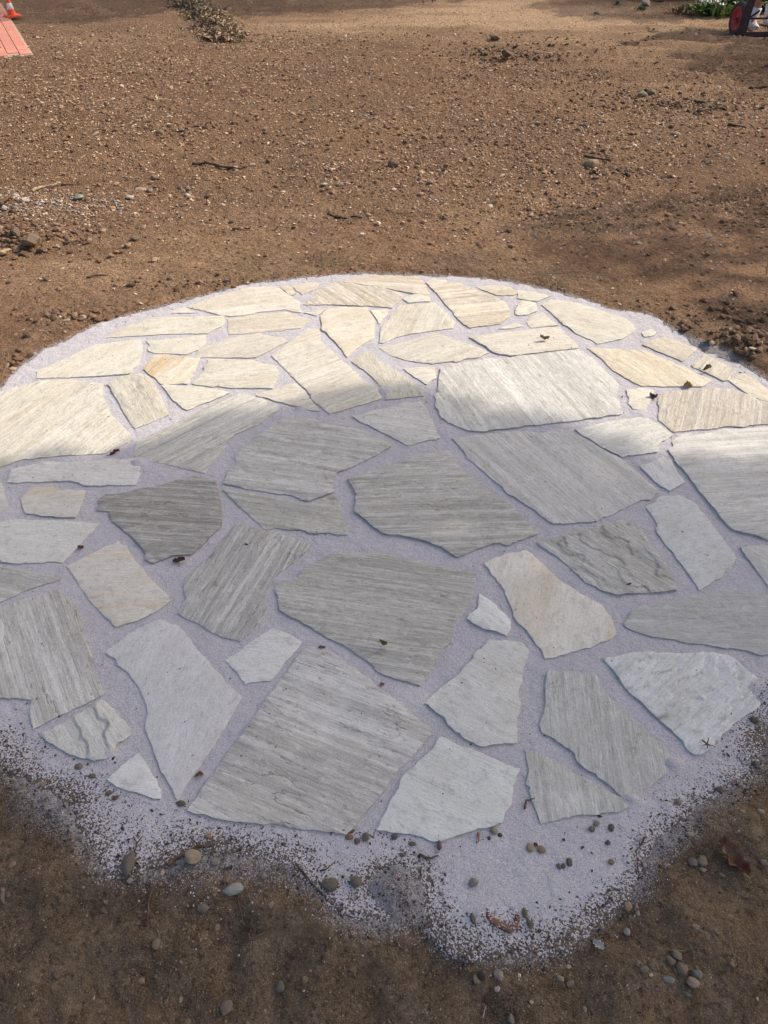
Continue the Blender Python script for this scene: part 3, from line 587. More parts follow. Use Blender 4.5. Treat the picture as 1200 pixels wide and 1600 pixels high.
# crumbs kicked onto the sand along the near rim, and grains of sand thrown on the soil
def dc(x, y):
    sd = poly_sd(SAND, x, y)
    d = np.exp(-np.clip(sd, 0, 1)/.035)*.75*sstep(1.9, 1.3, y)+.30*np.exp(-np.clip(sd, 0, 1)/.02)+.40*gauss(x, y, 110, 1240, .20, .06)+.3*gauss(x, y, 30, 1150, .12, .05)+.2*gauss(x, y, 230, 1300, .12, .05)+.5*gauss(x, y, 610, 1365, .07, .04)+.4*gauss(x, y, 570, 1305, .07, .01)+.3*gauss(x, y, 1180, 1150, .05, .05)+.35*gauss(x, y, 340, 1310, .1, .02)
    return np.clip(d*(.25+.9*sstep(-.2, .5, fbm(x*14, y*14, 81, 3)))+.0015, 0, 1)*(sd > -.05)
X0 = RNG.uniform(-2, 2, 400000); Y0 = RNG.uniform(.3, 3.8, 400000); k = RNG.uniform(0, 1, len(X0)) < dc(X0, Y0)*.5; x, y = X0[k][:26000], Y0[k][:26000]; n = len(x)
sd = poly_sd(SAND, x, y); zz = np.maximum(sandz(x, y, sd), ground(x, y, sd))
scatter('soil_crumbs', x, y, zz, .0015+.0065*RNG.random(n)**3.5, pick([(.045,.035,.033),(.085,.062,.048),(.13,.095,.07),(.17,.15,.14)], [5,5,2,1.2], n), 'oct', .9, 2.0)
# grit walked onto the slab tops
x = RNG.uniform(-1.7, 1.7, 2600); y = RNG.uniform(.7, 3.5, 2600); k = (poly_sd(SAND, x, y) > .05) & (fbm(x*3, y*3, 95, 3) > -.25); x, y = x[k], y[k]; n = len(x)
scatter('grit', x, y, np.full(n, .0062), .0012+.0042*RNG.random(n)**3, pick([(.09,.065,.05),(.16,.11,.075),(.30,.26,.22),(.05,.04,.04)], [4,3,1.5,2], n), 'oct', .8, 1.8)
def dw(x, y):
    sd = poly_sd(SAND, x, y)
    d = np.exp(np.clip(sd, -1, 0)/.028)*(sd < .015)*(.3+.7*sstep(-.3, .4, fbm(x*9, y*9, 91, 3)))
    return d*(.35+.65*sstep(2.0, 1.2, y))+ .25*gauss(x, y, 350, 1390, .18, .07)*(sd < 0)+.2*gauss(x, y, 620, 1440, .10, .05)*(sd < 0)
k = RNG.uniform(0, 1, len(X0)) < dw(X0, Y0)*.45; x, y = X0[k][:20000], Y0[k][:20000]; n = len(x); sd = poly_sd(SAND, x, y)
scatter('sand_grains', x, y, np.maximum(sandz(x, y, sd), ground(x, y, sd))-.0003, .0018+.0026*RNG.random(n)**2, pick([(.66,.64,.70),(.52,.50,.58),(.40,.36,.36)], [4,3,1], n), 'oct', .9)

# ------------------------------------------------------------------ loose stones, each a thing
def uv_blob(seed, sub=3, ang=False, amp=.30):
    import bmesh
    bm = bmesh.new(); bmesh.ops.create_icosphere(bm, subdivisions=2 if ang else sub, radius=1.0)
    rr = random.Random(seed); pl = [(Vector((rr.uniform(-1,1), rr.uniform(-1,1), rr.uniform(-1,1))).normalized(), rr.uniform(.55, .85)) for _ in range(8 if ang else 6)]
    for v in bm.verts:
        p = v.co.copy(); d = amp*float(fbm(np.array(p.x*1.6+seed), np.array(p.y*1.6+p.z*2.1), seed % 97, 3))
        p = p*(1+d)
        for nn, dd in pl:
            e = p.dot(nn)-dd
            if e > 0: p -= nn*e*(.95 if ang else .72)
        v.co = p
    me = bpy.data.meshes.new('stone'); bm.to_mesh(me); bm.free()
    me.polygons.foreach_set('use_smooth', [not ang]*len(me.polygons)); return me
def surf(px, py):
    p = P(px, py, 0); x, y = np.array([p[0]]), np.array([p[1]]); sd = poly_sd(SAND, x, y)
    z = float(ground(x, y, sd)[0])
    if sd[0] > 0: z = max(z, float(sandz(x, y, sd)[0]))
    for s in SL:
        if poly_sd(s[0], np.array([px*1.0]), np.array([py*1.0]))[0] > 0: z = .0135
    p = P(px, py, z); return p[0], p[1], z
def stone(px, py, w, h, c, label, kind='pebble', rot=None, flat=.55, ang=False, group=None, sink=.42):
    x, y, z = surf(px, py); k = depth(x, y)/F*.9; wx = w*k/2
    dep = PITCH+math.atan((py-800)/F); vis = math.sin(dep)
    wy = min(h*k/2/max(vis, .4), .9*wx) if dep < .75 else h*k/2/vis
    hz = max(.5*min(wx, wy)*flat/.55, math.sqrt(max((h*k/2)**2-(wy*vis)**2, 0))/math.cos(dep)) if dep < .75 else min(wx, wy)*flat*1.2
    o = link(kind, uv_blob(int(px*7+py), 3, ang), M_stone, loc=(x, y, z+hz*(1-sink)), color=(*c, 1), label=label, category='stone' if kind != 'clod' else 'clod')
    o.scale = (wx*1.12, wy*1.12, max(hz, .002)); o.rotation_euler = (random.uniform(-.2, .2), random.uniform(-.2, .2), random.uniform(-.4, .4) if rot is None else R(rot))
    if group: o['group'] = group
    return o
BR = (.24,.165,.11); TN = (.42,.34,.25); GY = (.25,.235,.22); DG = (.10,.095,.09); WH = (.62,.58,.53); OB = (.38,.20,.11)
ST = [
(615,260,19,15,BR,'squarish brown rock alone on the bare soil straight beyond the patio','rock',None,1.15,True),
(924,261,25,19,(.34,.25,.16),'rounded tan rock beside dark clods under a twig, upper right','rock',None,1.0,True),
(957,268,24,9,(.15,.10,.07),'low dark clod just right of the rounded tan rock','clod',None,.7,True),
(26,366,18,16,(.20,.15,.115),'upright dark rock at the left edge, left of a wider rock','rock',None,1.2,True),
(49,376,34,14,(.19,.14,.10),'wide dark brown rock at the left edge above the patio','rock',None,.7,True,None,.75),
(124,310,18,9,(.30,.38,.32),'greenish stone with a pale top, left side of the far soil','pebble'),
(137,312,10,7,BR,'small brown stone touching the greenish stone','pebble'),
(188,328,12,7,GY,'grey stone below a small white one, left part of the soil','pebble'),
(191,322,7,4,(.7,.68,.66),'small white stone on top of a grey one, left part of the soil','pebble'),
(211,374,15,7,(.16,.12,.09),'dark flat pebble alone between the left rocks and the short twig','pebble'),
(140,377,9,7,TN,'pale tan pebble right of the dark rocks at left','pebble'),
(25,308,11,8,WH,'whitish stone at the top of the gravel spill at the left edge','pebble'),
(40,317,15,12,(.60,.54,.46),'largest cream stone in the gravel spill at the left edge','pebble',None,.8,True),
(8,327,11,9,WH,'white stone at the far left of the gravel spill','pebble'),
(22,326,10,7,GY,'grey stone low in the gravel spill between two pale ones','pebble'),
(221,297,20,6,(.50,.34,.27),'flat pinkish stone lying on gravel, left middle of the soil','pebble',10,.4,True),
(234,299,10,7,GY,'grey stone right of the flat pinkish stone','pebble'),
(202,309,13,6,WH,'pale stone left of and below the flat pinkish stone','pebble'),
(293,306,12,5,WH,'small pale stone right of the pinkish stone group','pebble'),
(294,296,9,7,GY,'small dark grey stone above a pale one, left of the long stick','pebble'),
(250,210,16,9,(.20,.14,.10),'brown clod in the raked soil above the long dark stick','clod',None,.9,True),
(284,206,12,9,(.24,.20,.17),'grey brown stone near a darker patch in the raked soil','rock',None,.9,True),
(507,289,10,4,WH,'pale flat pebble left of a grey one in the middle soil','pebble'),
(534,290,14,5,GY,'grey flat pebble between the square rock and the forked stick','pebble'),
(442,301,8,5,WH,'white pebble in the middle soil left of the square rock','pebble'),
(1003,151,15,11,(.32,.30,.24),'round grey green stone, left of a pair in the upper right soil','rock',None,.9),
(1017,147,14,9,(.20,.18,.15),'dark stone, right of a pair in the upper right soil','rock',None,.9),
(1024,113,14,8,(.22,.15,.10),'brown rock near the top right above the pair of grey stones','rock',None,.9,True),
(792,88,18,9,(.14,.09,.06),'dark clod at the top of the disturbed soil, upper middle','clod',None,.9,True),
(774,62,18,7,(.22,.17,.12),'flat olive brown clod on the pale soil, upper middle','clod',None,.7,True),
(752,54,6,5,(.14,.09,.06),'tiny dark clod left of the flat clod near the top','clod',None,.8,True),
(775,92,9,5,(.17,.11,.08),'small clod left of the dark one in disturbed soil','clod',None,.8,True),
(932,22,10,5,(.30,.26,.22),'small grey stone in the shade near the top of the soil','pebble'),
(1008,9,18,9,(.45,.40,.34),'pale rock at the edge of the planted bed','rock',None,.9,True),
(1032,2,20,9,(.42,.37,.30),'tan rock tucked under the plants at the top edge','rock',None,.9,True),
(1145,516,15,8,WH,'flat white stone chip beyond the right rim of the patio','pebble',-25,.5,True),
(1170,524,17,12,(.44,.42,.38),'grey block of stone beyond the right rim of the patio','rock',None,.8,True),
(1160,527,10,6,(.46,.42,.42),'small greyish stone between the white chip and the grey block','pebble',None,.5,True),
(1112,538,9,7,(.55,.44,.32),'tan pebble at the right rim of the patio','pebble'),
(1176,545,14,5,WH,'thin white sliver of stone below the grey block','pebble',20,.4,True),
(1080,1126,1,1,DG,None),
(1106,371,14,7,(.36,.32,.29),'grey fragment in the shaded soil right of the patio top','pebble',25,.5,True),
(104,502,12,6,(.46,.36,.27),'tan stone at the left rim of the patio','pebble'),
(131,497,9,7,(.5,.38,.28),'pinkish pebble beside the upper left rim of the patio','pebble'),
(1178,1126,14,9,DG,'dark round pebble on the sand beside the ridged white slab','pebble'),
(1181,1195,11,12,(.14,.13,.125),'dark grey pebble on the right end of the sand','pebble'),
(1123,1234,14,9,(.15,.12,.10),'dark oval pebble where sand meets soil at the right','pebble'),
(283,1256,17,9,(.13,.12,.10),'dark oval pebble at the foot of the waisted white slab','pebble'),
(326,1307,13,9,(.40,.27,.16),'orange brown pebble on the sand below the largest slab','pebble'),
(303,1341,26,24,(.44,.38,.28),'speckled tan stone in the soil below the largest slab','rock',-40,.75),
(201,1350,28,36,(.17,.155,.145),'half buried dark grey stone at the lower left sand edge','rock',0,.4),
(203,1377,12,8,(.36,.34,.33),'small pale flat pebble below the half buried grey stone','pebble'),
(366,1391,33,20,(.42,.44,.43),'angular grey white stone lying on the soil at lower left','rock',5,.6,True),
(318,1420,22,15,(.21,.18,.165),'mud coloured stone half sunk below the speckled tan stone','rock',-20,.5),
(337,1347,14,12,(.34,.31,.29),'dull flat pebble right of the speckled tan stone','pebble',0,.35),
(413,1369,10,8,(.38,.35,.33),'small pale pebble at the end of the lower left sand','pebble'),
(355,1576,20,22,(.23,.19,.16),'rounded brown pebble near the bottom edge, left half','pebble'),
(438,1542,18,18,(.21,.18,.15),'smooth grey brown pebble near the bottom edge, left of centre','pebble'),
(245,1476,16,16,(.24,.18,.13),'earthy pebble on the mound at the lower left','pebble'),
(740,1380,17,13,(.36,.34,.32),'grey stone with a bright face on the front sand','rock',None,.9,True),
(739,1437,9,17,(.14,.13,.145),'dark pointed pebble left of the red shard','pebble',10,.6),
(828,1326,13,14,(.46,.40,.28),'tan round pebble, left of a pair on the front sand','pebble'),
(846,1328,14,12,(.38,.27,.19),'brown pebble, right of a pair on the front sand','pebble'),
(837,1320,7,6,(.06,.06,.07),'tiny black pebble between the tan and brown pair','pebble'),
(889,1348,11,12,(.11,.125,.12),'dark green pebble, largest of three on the front sand','pebble'),
(880,1353,7,8,(.13,.13,.12),'dark pebble in the middle of three on the front sand','pebble'),
(873,1354,7,9,(.17,.17,.14),'greenish pebble at the left of three on the front sand','pebble'),
(772,1298,13,12,(.36,.34,.26),'greenish tan pebble against the front edge of the white slab','pebble'),
(781,1305,8,6,(.045,.045,.06),'black pebble just below the greenish tan one','pebble'),
(764,1310,6,6,(.06,.06,.07),'tiny black stone between the orange chip and the black pebble','pebble'),
(687,1322,8,15,(.13,.10,.095),'dark upright fragment below the tip of the front white slab','pebble',0,.9,True),
(955,1347,11,10,(.30,.21,.16),'reddish brown pebble alone at the right of the front sand','pebble'),
(932,1287,11,10,(.34,.33,.25),'olive tan pebble below the front triangular slab','pebble'),
(924,1296,11,9,(.15,.15,.16),'grey pebble just below the olive tan one','pebble'),
(955,1294,9,11,(.12,.12,.12),'dark pebble right of the olive tan one','pebble'),
(949,1317,9,8,(.12,.12,.14),'dark blue grey pebble above the reddish brown one','pebble'),
(546,1308,14,9,(.34,.20,.14),'reddish pebble in the gap between the two front slabs','pebble'),
(549,1299,13,6,(.14,.12,.11),'dark flat pebble touching the reddish one between front slabs','pebble'),
(571,1309,12,12,(.16,.16,.16),'grey round pebble right of the reddish one','pebble'),
(558,1315,10,9,(.14,.14,.12),'dark pebble below the reddish one','pebble'),
(617,1308,12,8,(.12,.12,.11),'dark pebble at the edge of the front white slab','pebble'),
(644,1319,13,7,(.15,.13,.11),'dark flat pebble under the front white slab','pebble'),
(628,1336,9,6,(.12,.125,.15),'blue grey pebble alone on the sand below the front white slab','pebble'),
(556,1380,18,18,(.16,.16,.15),'dark green grey stone at the sand edge, left of the soil patch','rock',None,.6),
(514,1382,26,22,(.15,.14,.13),'dark half buried stone where the sand narrows, front left','rock',None,.5),
(820,1428,9,16,(.20,.19,.14),'olive stone right of the red shard, upper of two','pebble',10,.7,True),
(828,1444,10,16,(.13,.14,.13),'dark stone right of the red shard, lower of two','pebble',20,.7,True),
(981,1417,15,14,(.36,.28,.20),'tan pebble at the lower right sand edge','pebble'),
(994,1416,6,10,(.30,.26,.22),'slim grey pebble right of the tan one at the sand edge','pebble'),
(996,1427,8,9,(.44,.38,.32),'small pale pebble below the slim grey one','pebble'),
(979,1457,13,12,(.52,.48,.43),'pale three sided pebble on the lower right soil','pebble',None,.8,True),
(939,1448,12,11,(.38,.34,.30),'whitish stone between the sand tip and the three sided pebble','pebble',None,.6,True),
(888,1511,9,7,(.50,.43,.36),'small pale pebble below the sand tip','pebble'),
(1083,1348,16,16,(.24,.21,.19),'grey brown round pebble, left of three at the right soil','pebble'),
(1097,1346,14,17,(.30,.25,.18),'tan oval pebble, right of three at the right soil','pebble',-35,.55),
(1098,1359,11,8,(.42,.36,.30),'small pale pebble, lowest of three at the right soil','pebble'),
(1087,1449,13,9,(.34,.29,.24),'tan pebble alone on the right soil above the pebble cluster','pebble'),
(1057,1494,18,14,(.27,.24,.19),'grey brown pebble at the top of the lower right cluster','pebble'),
(1047,1503,17,14,(.22,.18,.13),'brown pebble at the left of the lower right cluster','pebble',-40,.6),
(1065,1516,18,20,(.23,.20,.15),'squarish brown pebble in the middle of the lower right cluster','pebble',10,.6),
(1089,1523,17,16,(.21,.25,.24),'blue green pebble at the right of the lower right cluster','pebble'),
(1082,1537,20,16,(.44,.34,.28),'pinkish speckled pebble under the blue green one','pebble',-15,.6),
(1044,1531,20,10,(.24,.27,.28),'flat blue grey pebble at the lower left of the cluster','pebble',-10,.35),
(1006,1516,14,11,(.24,.21,.17),'brown grey pebble left of the lower right cluster','pebble'),
(1074,1554,13,9,(.20,.25,.19),'green pebble at the bottom of the lower right cluster','pebble',-25,.5),
(996,1508,7,6,(.24,.20,.17),'tiny brown pebble left of the lower right cluster','pebble'),
(1192,1348,12,10,(.22,.20,.17),'dark grey pebble at the right edge beside the dead leaf','pebble'),
(752,1525,16,15,(.018,.016,.015),'black charcoal lump on the soil near the bottom','clod',None,.9,True),
(779,1525,14,19,(.38,.34,.31),'pale grey stone right of the charcoal lump','rock',10,.7,True),
(777,1546,9,9,(.60,.56,.50),'small white stone below the pale grey one','pebble'),
(874,1529,13,8,(.42,.36,.30),'small tan stone on the soil right of the charcoal lump','pebble'),
(890,1537,14,10,(.25,.20,.16),'flat brown pebble below and right of the small tan stone','pebble'),
(830,1566,7,6,(.60,.54,.47),'tiny cream pebble near the bottom edge','pebble'),
(798,1594,11,18,(.26,.25,.23),'grey stone cut by the bottom edge of the photo','pebble',0,.7,True),
(914,1577,6,9,(.42,.38,.34),'slim pale pebble near the bottom edge right of centre','pebble'),
(1058,1254,13,9,(.27,.23,.18),'pale brown pebble in the soil right of the front sand','pebble'),
(1077,1304,12,8,(.46,.40,.34),'whitish pebble in the right soil, lower of two','pebble'),
(1078,1280,11,8,(.42,.38,.34),'pale pebble in the right soil, upper of two','pebble'),
(1188,1268,11,9,(.44,.36,.28),'cream pebble near the right edge above the dead leaf','pebble'),
(1007,1352,7,7,(.52,.50,.50),'tiny white pebble at the right end of the front sand','pebble'),
(145,1213,13,8,(.16,.14,.12),'dark pebble touching others left of the three sided white slab','pebble'),
(170,1240,13,7,(.15,.13,.12),'dark oval pebble below the three sided white slab','pebble'),
(181,1247,13,7,(.14,.12,.11),'dark oval pebble right of another below the white slab','pebble'),
(123,1198,13,9,(.24,.21,.18),'grey brown pebble below the small rippled slab','pebble'),
]
for s in ST:
    if s[5]: stone(*s)

# ------------------------------------------------------------------ sticks, leaves and odd fragments
def twig(px, r, c, label, kind='stick', forks=(), lift=.004, cat='stick'):
    pts = []
    for a, b in px:
        x, y, z = surf(a, b); pts.append((x, y, z+lift))
    o0 = Vector(pts[0]); fine = []
    for i in range(len(pts)-1):
        for u in (0, .33, .66): 
            p = Vector(pts[i]).lerp(Vector(pts[i+1]), u); fine.append(p-o0+Vector((random.uniform(-1,1), random.uniform(-1,1), random.uniform(-.2,.8)))*r*.5)
    fine.append(Vector(pts[-1])-o0); n = len(fine)
    mb = MB(); mb.tube(fine, [r*(1-.6*i/n)*random.uniform(.8, 1.15) for i in range(n)], 7)
    for (i, a, b, rr) in forks:
        x, y, z = surf(a, b); q = Vector((x, y, z+lift*2))-o0; s = fine[min(i, n-1)]
        mb.tube([s, s.lerp(q, .5)+Vector((0, 0, rr)), q], [rr, rr*.8, rr*.4], 6)
    return mb.build(kind, M_wood, None, True, loc=o0, color=(*c, 1), label=label, category=cat)
DKW = (.065,.045,.035)
twig([(302,260),(322,257),(345,263),(368,267),(388,262)], .011, DKW, 'long dark stick lying on the soil above the patio, left of centre', forks=[(7,380,271,.006)], lift=.012)
twig([(513,337),(524,342),(540,344),(552,341),(566,343)], .009, DKW, 'crooked dark stick closest to the far rim of the patio', forks=[(1,512,334,.006),(9,563,346,.004)], lift=.010)
twig([(364,360),(378,359),(391,359)], .007, DKW, 'short dark twig left of the crooked stick', 'twig', lift=.008, cat='twig')
twig([(136,435),(152,431),(172,431)], .005, (.14,.09,.06), 'thin brown twig near the upper left rim of the patio', 'twig', cat='twig')
twig([(912,246),(928,249),(945,252),(958,250)], .010, DKW, 'dark stick just above the rounded tan rock', lift=.010)
twig([(1170,141),(1185,140),(1206,137)], .015, (.07,.05,.04), 'dark stick reaching in from the right edge of the upper soil', lift=.012)
twig([(1083,161),(1096,163),(1109,161)], .014, DKW, 'short thick dark stick in the upper right soil', lift=.014)
twig([(1090,176),(1110,173),(1130,171)], .011, (.08,.055,.04), 'dark stick below the short thick one in the upper right soil', lift=.010)
twig([(1137,196),(1150,199),(1166,201)], .010, DKW, 'small dark stick, lowest in the upper right soil', lift=.010)
twig([(1046,163),(1055,160),(1062,157)], .008, (.30,.20,.13), 'pale brown twig right of the pair of grey stones', 'twig', cat='twig')
twig([(96,289),(110,289),(126,289)], .005, (.14,.09,.06), 'thin dark twig right of the curled pale bark', 'twig', cat='twig')
twig([(50,301),(60,296),(72,293),(84,292),(96,287)], .011, (.55,.42,.27), 'strip of curled pale bark beside the gravel spill', 'bark_strip', cat='bark', lift=.008)
twig([(0,400),(8,397),(14,393)], .016, (.50,.38,.22), 'stub of pale yellow wood at the left edge below the dark rocks', 'wood_stub', cat='wood', lift=.010)
twig([(0,326),(10,318),(20,309)], .014, (.13,.07,.045), 'dark reddish piece of bark leaning on the gravel at the left edge', 'bark_strip', cat='bark', lift=.02)
twig([(420,1455),(392,1470),(380,1440),(372,1405)], .0028, (.07,.05,.04), 'dark curved root below the angular grey white stone', 'root', forks=[(4,398,1425,.002)], cat='root')
twig([(262,1352),(285,1338),(310,1324),(340,1320)], .0045, (.12,.075,.06), 'reddish brown root arching over the speckled tan stone', 'root', cat='root')
twig([(206,1345),(215,1320),(209,1308)], .0022, (.05,.04,.035), 'small forked twig standing by the half buried grey stone', 'twig', forks=[(3,225,1308,.0015)], cat='twig')
twig([(463,1352),(490,1385),(510,1405)], .0025, (.07,.05,.04), 'thin dark root crossing the front left edge of the sand', 'root', cat='root')
twig([(500,1362),(512,1358),(524,1347)], .002, (.05,.04,.035), 'fine black twig on the sand above the half buried stone', 'twig', cat='twig')
twig([(1006,1310),(1000,1325),(992,1332)], .0024, (.05,.035,.03), 'dark twig across the right end of the front sand', 'twig', cat='twig')
twig([(995,1340),(996,1355),(994,1366)], .0016, (.12,.04,.04), 'thin red stalk at the right end of the front sand', 'stalk', cat='stalk')
twig([(1044,1487),(1070,1486),(1082,1482)], .002, (.26,.16,.10), 'thin brown stalk above the lower right pebble cluster', 'stalk', cat='stalk')
twig([(753,1592),(757,1580),(759,1572)], .0018, (.40,.33,.24), 'straw coloured stalk near the bottom edge', 'stalk', cat='stalk')
twig([(655,1336),(668,1343),(685,1338)], .0032, (.13,.11,.09), 'short lumpy twig on the sand below the front white slab', 'twig', forks=[(3,672,1352,.0025)], cat='twig')
twig([(819,1265),(822,1252),(836,1249)], .0028, (.10,.035,.035), 'bent dark red stalk on the sand between the two front slabs', 'stalk', cat='stalk')
twig([(1096,1158),(1104,1164),(1116,1168)], .002, (.10,.045,.04), 'star shaped bit of twig at the tip of the ridged white slab', 'twig', forks=[(3,1104,1172,.0018),(3,1106,1155,.0018),(3,1096,1168,.0015)], cat='twig')
twig([(748,1301),(747,1308),(748,1316)], .0036, (.42,.22,.12), 'small orange chip of wood by the front white slab', 'wood_chip', cat='wood chip')
twig([(228,1448),(233,1428),(231,1412),(237,1396),(240,1384)], .0026, (.12,.05,.04), 'reddish root standing out of the soil at the lower left', 'root', cat='root')
def shard():
    pts = [(762,1421),(763,1432),(771,1440),(784,1446),(797,1453),(806,1446),(808,1430)]; z0 = surf(785, 1440)[2]; o = Vector((*P(785, 1440, z0), z0)); mb = MB(); n = len(pts); rr = random.Random(4)
    W = [P(a, b, z0)-np.array(o[:2]) for a, b in pts]; vs = []
    for i in range(n):
        t_ = W[min(i+1, n-1)]-W[max(i-1, 0)]; t_ = t_/np.hypot(*t_); nr_ = np.array([-t_[1], t_[0]]); w = (.0062 if i < 5 else .0045)*rr.uniform(.8, 1.15); h = .0075*rr.uniform(.75, 1.1)*(1 if i < 5 else .6)
        for sd_, zz in ((-1, -.006), (-1, h*.8), (-.35, h), (.55, h*.9), (1, h*.45), (1, -.006)): p = W[i]+nr_*w*sd_*rr.uniform(.9, 1.1); vs.append((p[0], p[1], zz))
    fs = [(i*6+k, i*6+k+1, (i+1)*6+k+1, (i+1)*6+k) for i in range(n-1) for k in range(5)]+[tuple(range(5, -1, -1)), tuple((n-1)*6+k for k in range(6))]
    mb.add(vs, fs); mb.build('clay_shard', M_stone, None, False, loc=o, color=(.22, .07, .055, 1), label='curved red clay shard half buried in the front sand', category='shard')
    q = RNG.uniform(0, 1, (70, 2)); idx_ = (q[:, 0]*(n-1.01)).astype(int); f = (q[:, 0]*(n-1.01))-idx_; WW = np.array(W)
    b = WW[idx_]*(1-f)[:, None]+WW[idx_+1]*f[:, None]+RNG.normal(0, .0035, (70, 2)); scatter('sand_grains', b[:, 0]+o.x, b[:, 1]+o.y, np.full(70, z0+.0068), .0012+.002*RNG.random(70), pick([(.6,.58,.63)], [1], 70))
shard()
# thin dry stalk standing at the right edge
def stalk():
    x, y, z = surf(1197, 430); o = Vector((x, y, z)); k = depth(x, y)/F
    mb = MB(); a = Vector((0, 0, 0)); b = Vector((-.012, 0, .055)); c = Vector((-.022, 0, .12)); d = Vector((.03, .01, .20))
    mb.tube([a, b, c, d], [.0025, .0022, .002, .0012], 6); mb.tube([b, Vector((.045, 0, .085))], [.0018, .001], 5)
    mb.build('dry_stalk', M_wood, None, True, loc=o, color=(.50, .40, .28, 1), label='thin pale dry stalk standing up at the right edge beyond the patio', category='stalk')
stalk()
def leaf(px, py, w, h, c, label, kind='dry_leaf', curl=1.0, rot=None, cat='leaf'):
    x, y, z = surf(px, py); k = depth(x, y)/F; L = w*k; W = h*k
    n, m = 12, 6; V = []; Fs = []; rr = random.Random(int(px+py*3))
    for i in range(n+1):
        u = i/n; wd = math.sin(math.pi*min(1, u*.93+.04))**.75*W*.55*(1+.25*math.sin(u*23+px))
        for j in range(m+1):
            s = j/m*2-1
            V.append(((u-.5)*L, s*wd*(1-.25*abs(s)*curl), curl*(abs(s)**1.6*W*.38)+curl*W*.30*math.sin(u*5+px)*.6+W*.10*math.sin(u*17+s*6+py)+W*.22))
    for i in range(n):
        for j in range(m):
            a = i*(m+1)+j; Fs.append((a, a+1, a+m+2, a+m+1))
    o = link(kind, None) if False else None
    me = bpy.data.meshes.new(kind); me.from_pydata(V, [], Fs); me.polygons.foreach_set('use_smooth', [True]*len(Fs)); me.update()
    o = link(kind, me, M_leaf, loc=(x, y, z), color=(*c, 1), label=label, category=cat); o.rotation_euler = (rr.uniform(-.2, .2), rr.uniform(-.15, .15), R(rot) if rot is not None else rr.uniform(-.6, .6))
    sm = o.modifiers.new('thick', 'SOLIDIFY'); sm.thickness = .0006
    s = MB(); s.tube([(-L*.5, 0, W*.2), (-L*.72, 0, W*.15), (-L*.85, W*.1, .001)], [.0008, .0007, .0005], 5); s.build('leaf_stalk', M_wood, o, True, color=(.08, .04, .03, 1))
    return o
leaf(1145,1345,58,34,(.20,.075,.045),'large crumpled red brown dead leaf on the right soil',curl=1.1,rot=-62)
leaf(280,878,19,11,(.11,.03,.03),'dark red curled leaf on the sand under the darkest slab',curl=1.2)
leaf(180,709,16,8,(.13,.035,.03),'dark red leaf on the edge of the big cream slab at left')
leaf(127,857,9,8,(.15,.05,.035),'small red brown leaf bit on the sand above the yellow veined slab')
leaf(850,530,15,8,(.22,.15,.08),'curled olive brown leaf on a cream slab near the far rim',curl=1.3)
leaf(1104,578,13,9,(.13,.08,.05),'dark curled leaf on the small ribbed slab at the right rim',curl=1.3)
leaf(1074,605,14,10,(.36,.20,.09),'orange brown leaf at the lower edge of the long yellowish slab',curl=1.2)
leaf(1020,622,12,10,(.07,.05,.045),'blackish crumpled leaf beside the little cream slab at right',curl=1.4)
leaf(599,1007,13,10,(.24,.21,.11),'olive curled leaf on the striped slab at the centre',curl=1.3)
leaf(313,1213,12,10,(.34,.15,.08),'orange leaf crumb on the sand left of the largest slab',curl=1.2)
leaf(503,1013,11,6,(.09,.06,.055),'dark leaf bit on the top edge of the largest slab')
leaf(597,1071,8,7,(.30,.12,.07),'rust coloured leaf crumb by the right edge of the largest slab')
leaf(385,852,6,5,(.10,.08,.06),'tiny dark leaf crumb on the steeply streaked slab')
leaf(934,1479,19,15,(.62,.60,.57),'torn white scrap on the soil below the front sand','white_scrap',.9,-50,'scrap')
leaf(983,914,6,5,(.28,.12,.06),'tiny rusty crumb on the flaking grey slab')
leaf(1000,1135,1,1,DG,'x') if False else None

# ------------------------------------------------------------------ heap of raked dry leaves
def leaf_quads(cx, cy, cz, L, W, tilt, nrm=None):
    n = len(cx); a = RNG.uniform(0, 6.283, n); ti = RNG.uniform(-tilt, tilt, n); ro = RNG.uniform(-tilt, tilt, n)
    base = np.array([(-.5,0,0),(0,-.5,.0),(.5,0,0),(0,.5,.0)])
    bend = np.array([0, .18, 0, .18])
    x = base[None, :, 0]*L[:, None]; y = base[None, :, 1]*W[:, None]; z = bend[None]*W[:, None]*RNG.uniform(.3, 2, (n, 1))
    c, s = np.cos(ti)[:, None], np.sin(ti)[:, None]; x, z = x*c-z*s, x*s+z*c
    c, s = np.cos(ro)[:, None], np.sin(ro)[:, None]; y, z = y*c-z*s, y*s+z*c
    c, s = np.cos(a)[:, None], np.sin(a)[:, None]; x, y = x*c-y*s, x*s+y*c
    V = np.stack([x+cx[:, None], y+cy[:, None], z+cz[:, None]], -1).reshape(-1, 3)
    i = np.arange(n)[:, None]*4; Fc = np.concatenate([i+np.array([0,1,2]), i+np.array([0,2,3])], 0)
    return V, Fc
def leafmesh(name, V, Fc, c, mat, **kw):
    me = new_mesh(name, V, Fc, False); cc = np.concatenate([c, np.ones((len(c), 1))], -1); cattr(me, 'tint', np.repeat(cc, 4, 0)); return link(name, me, mat, **kw)
ctr = pp([(350,68),(345,54),(336,40),(318,22),(296,8),(262,-8)])
n = 4200; u = RNG.uniform(0, len(ctr)-1.001, n); i = u.astype(int); f = (u-i)[:, None]; ca = np.array(ctr)
b = ca[i]*(1-f)+ca[i+1]*f; lat = RNG.normal(0, .11, n); lx = b[:, 0]+lat+.06*np.sin(b[:, 1]*9); ly = b[:, 1]+RNG.normal(0, .05, n)
lz = ground(lx, ly)+.085*np.exp(-(lat/.12)**2)*RNG.random(n)**.5+.006
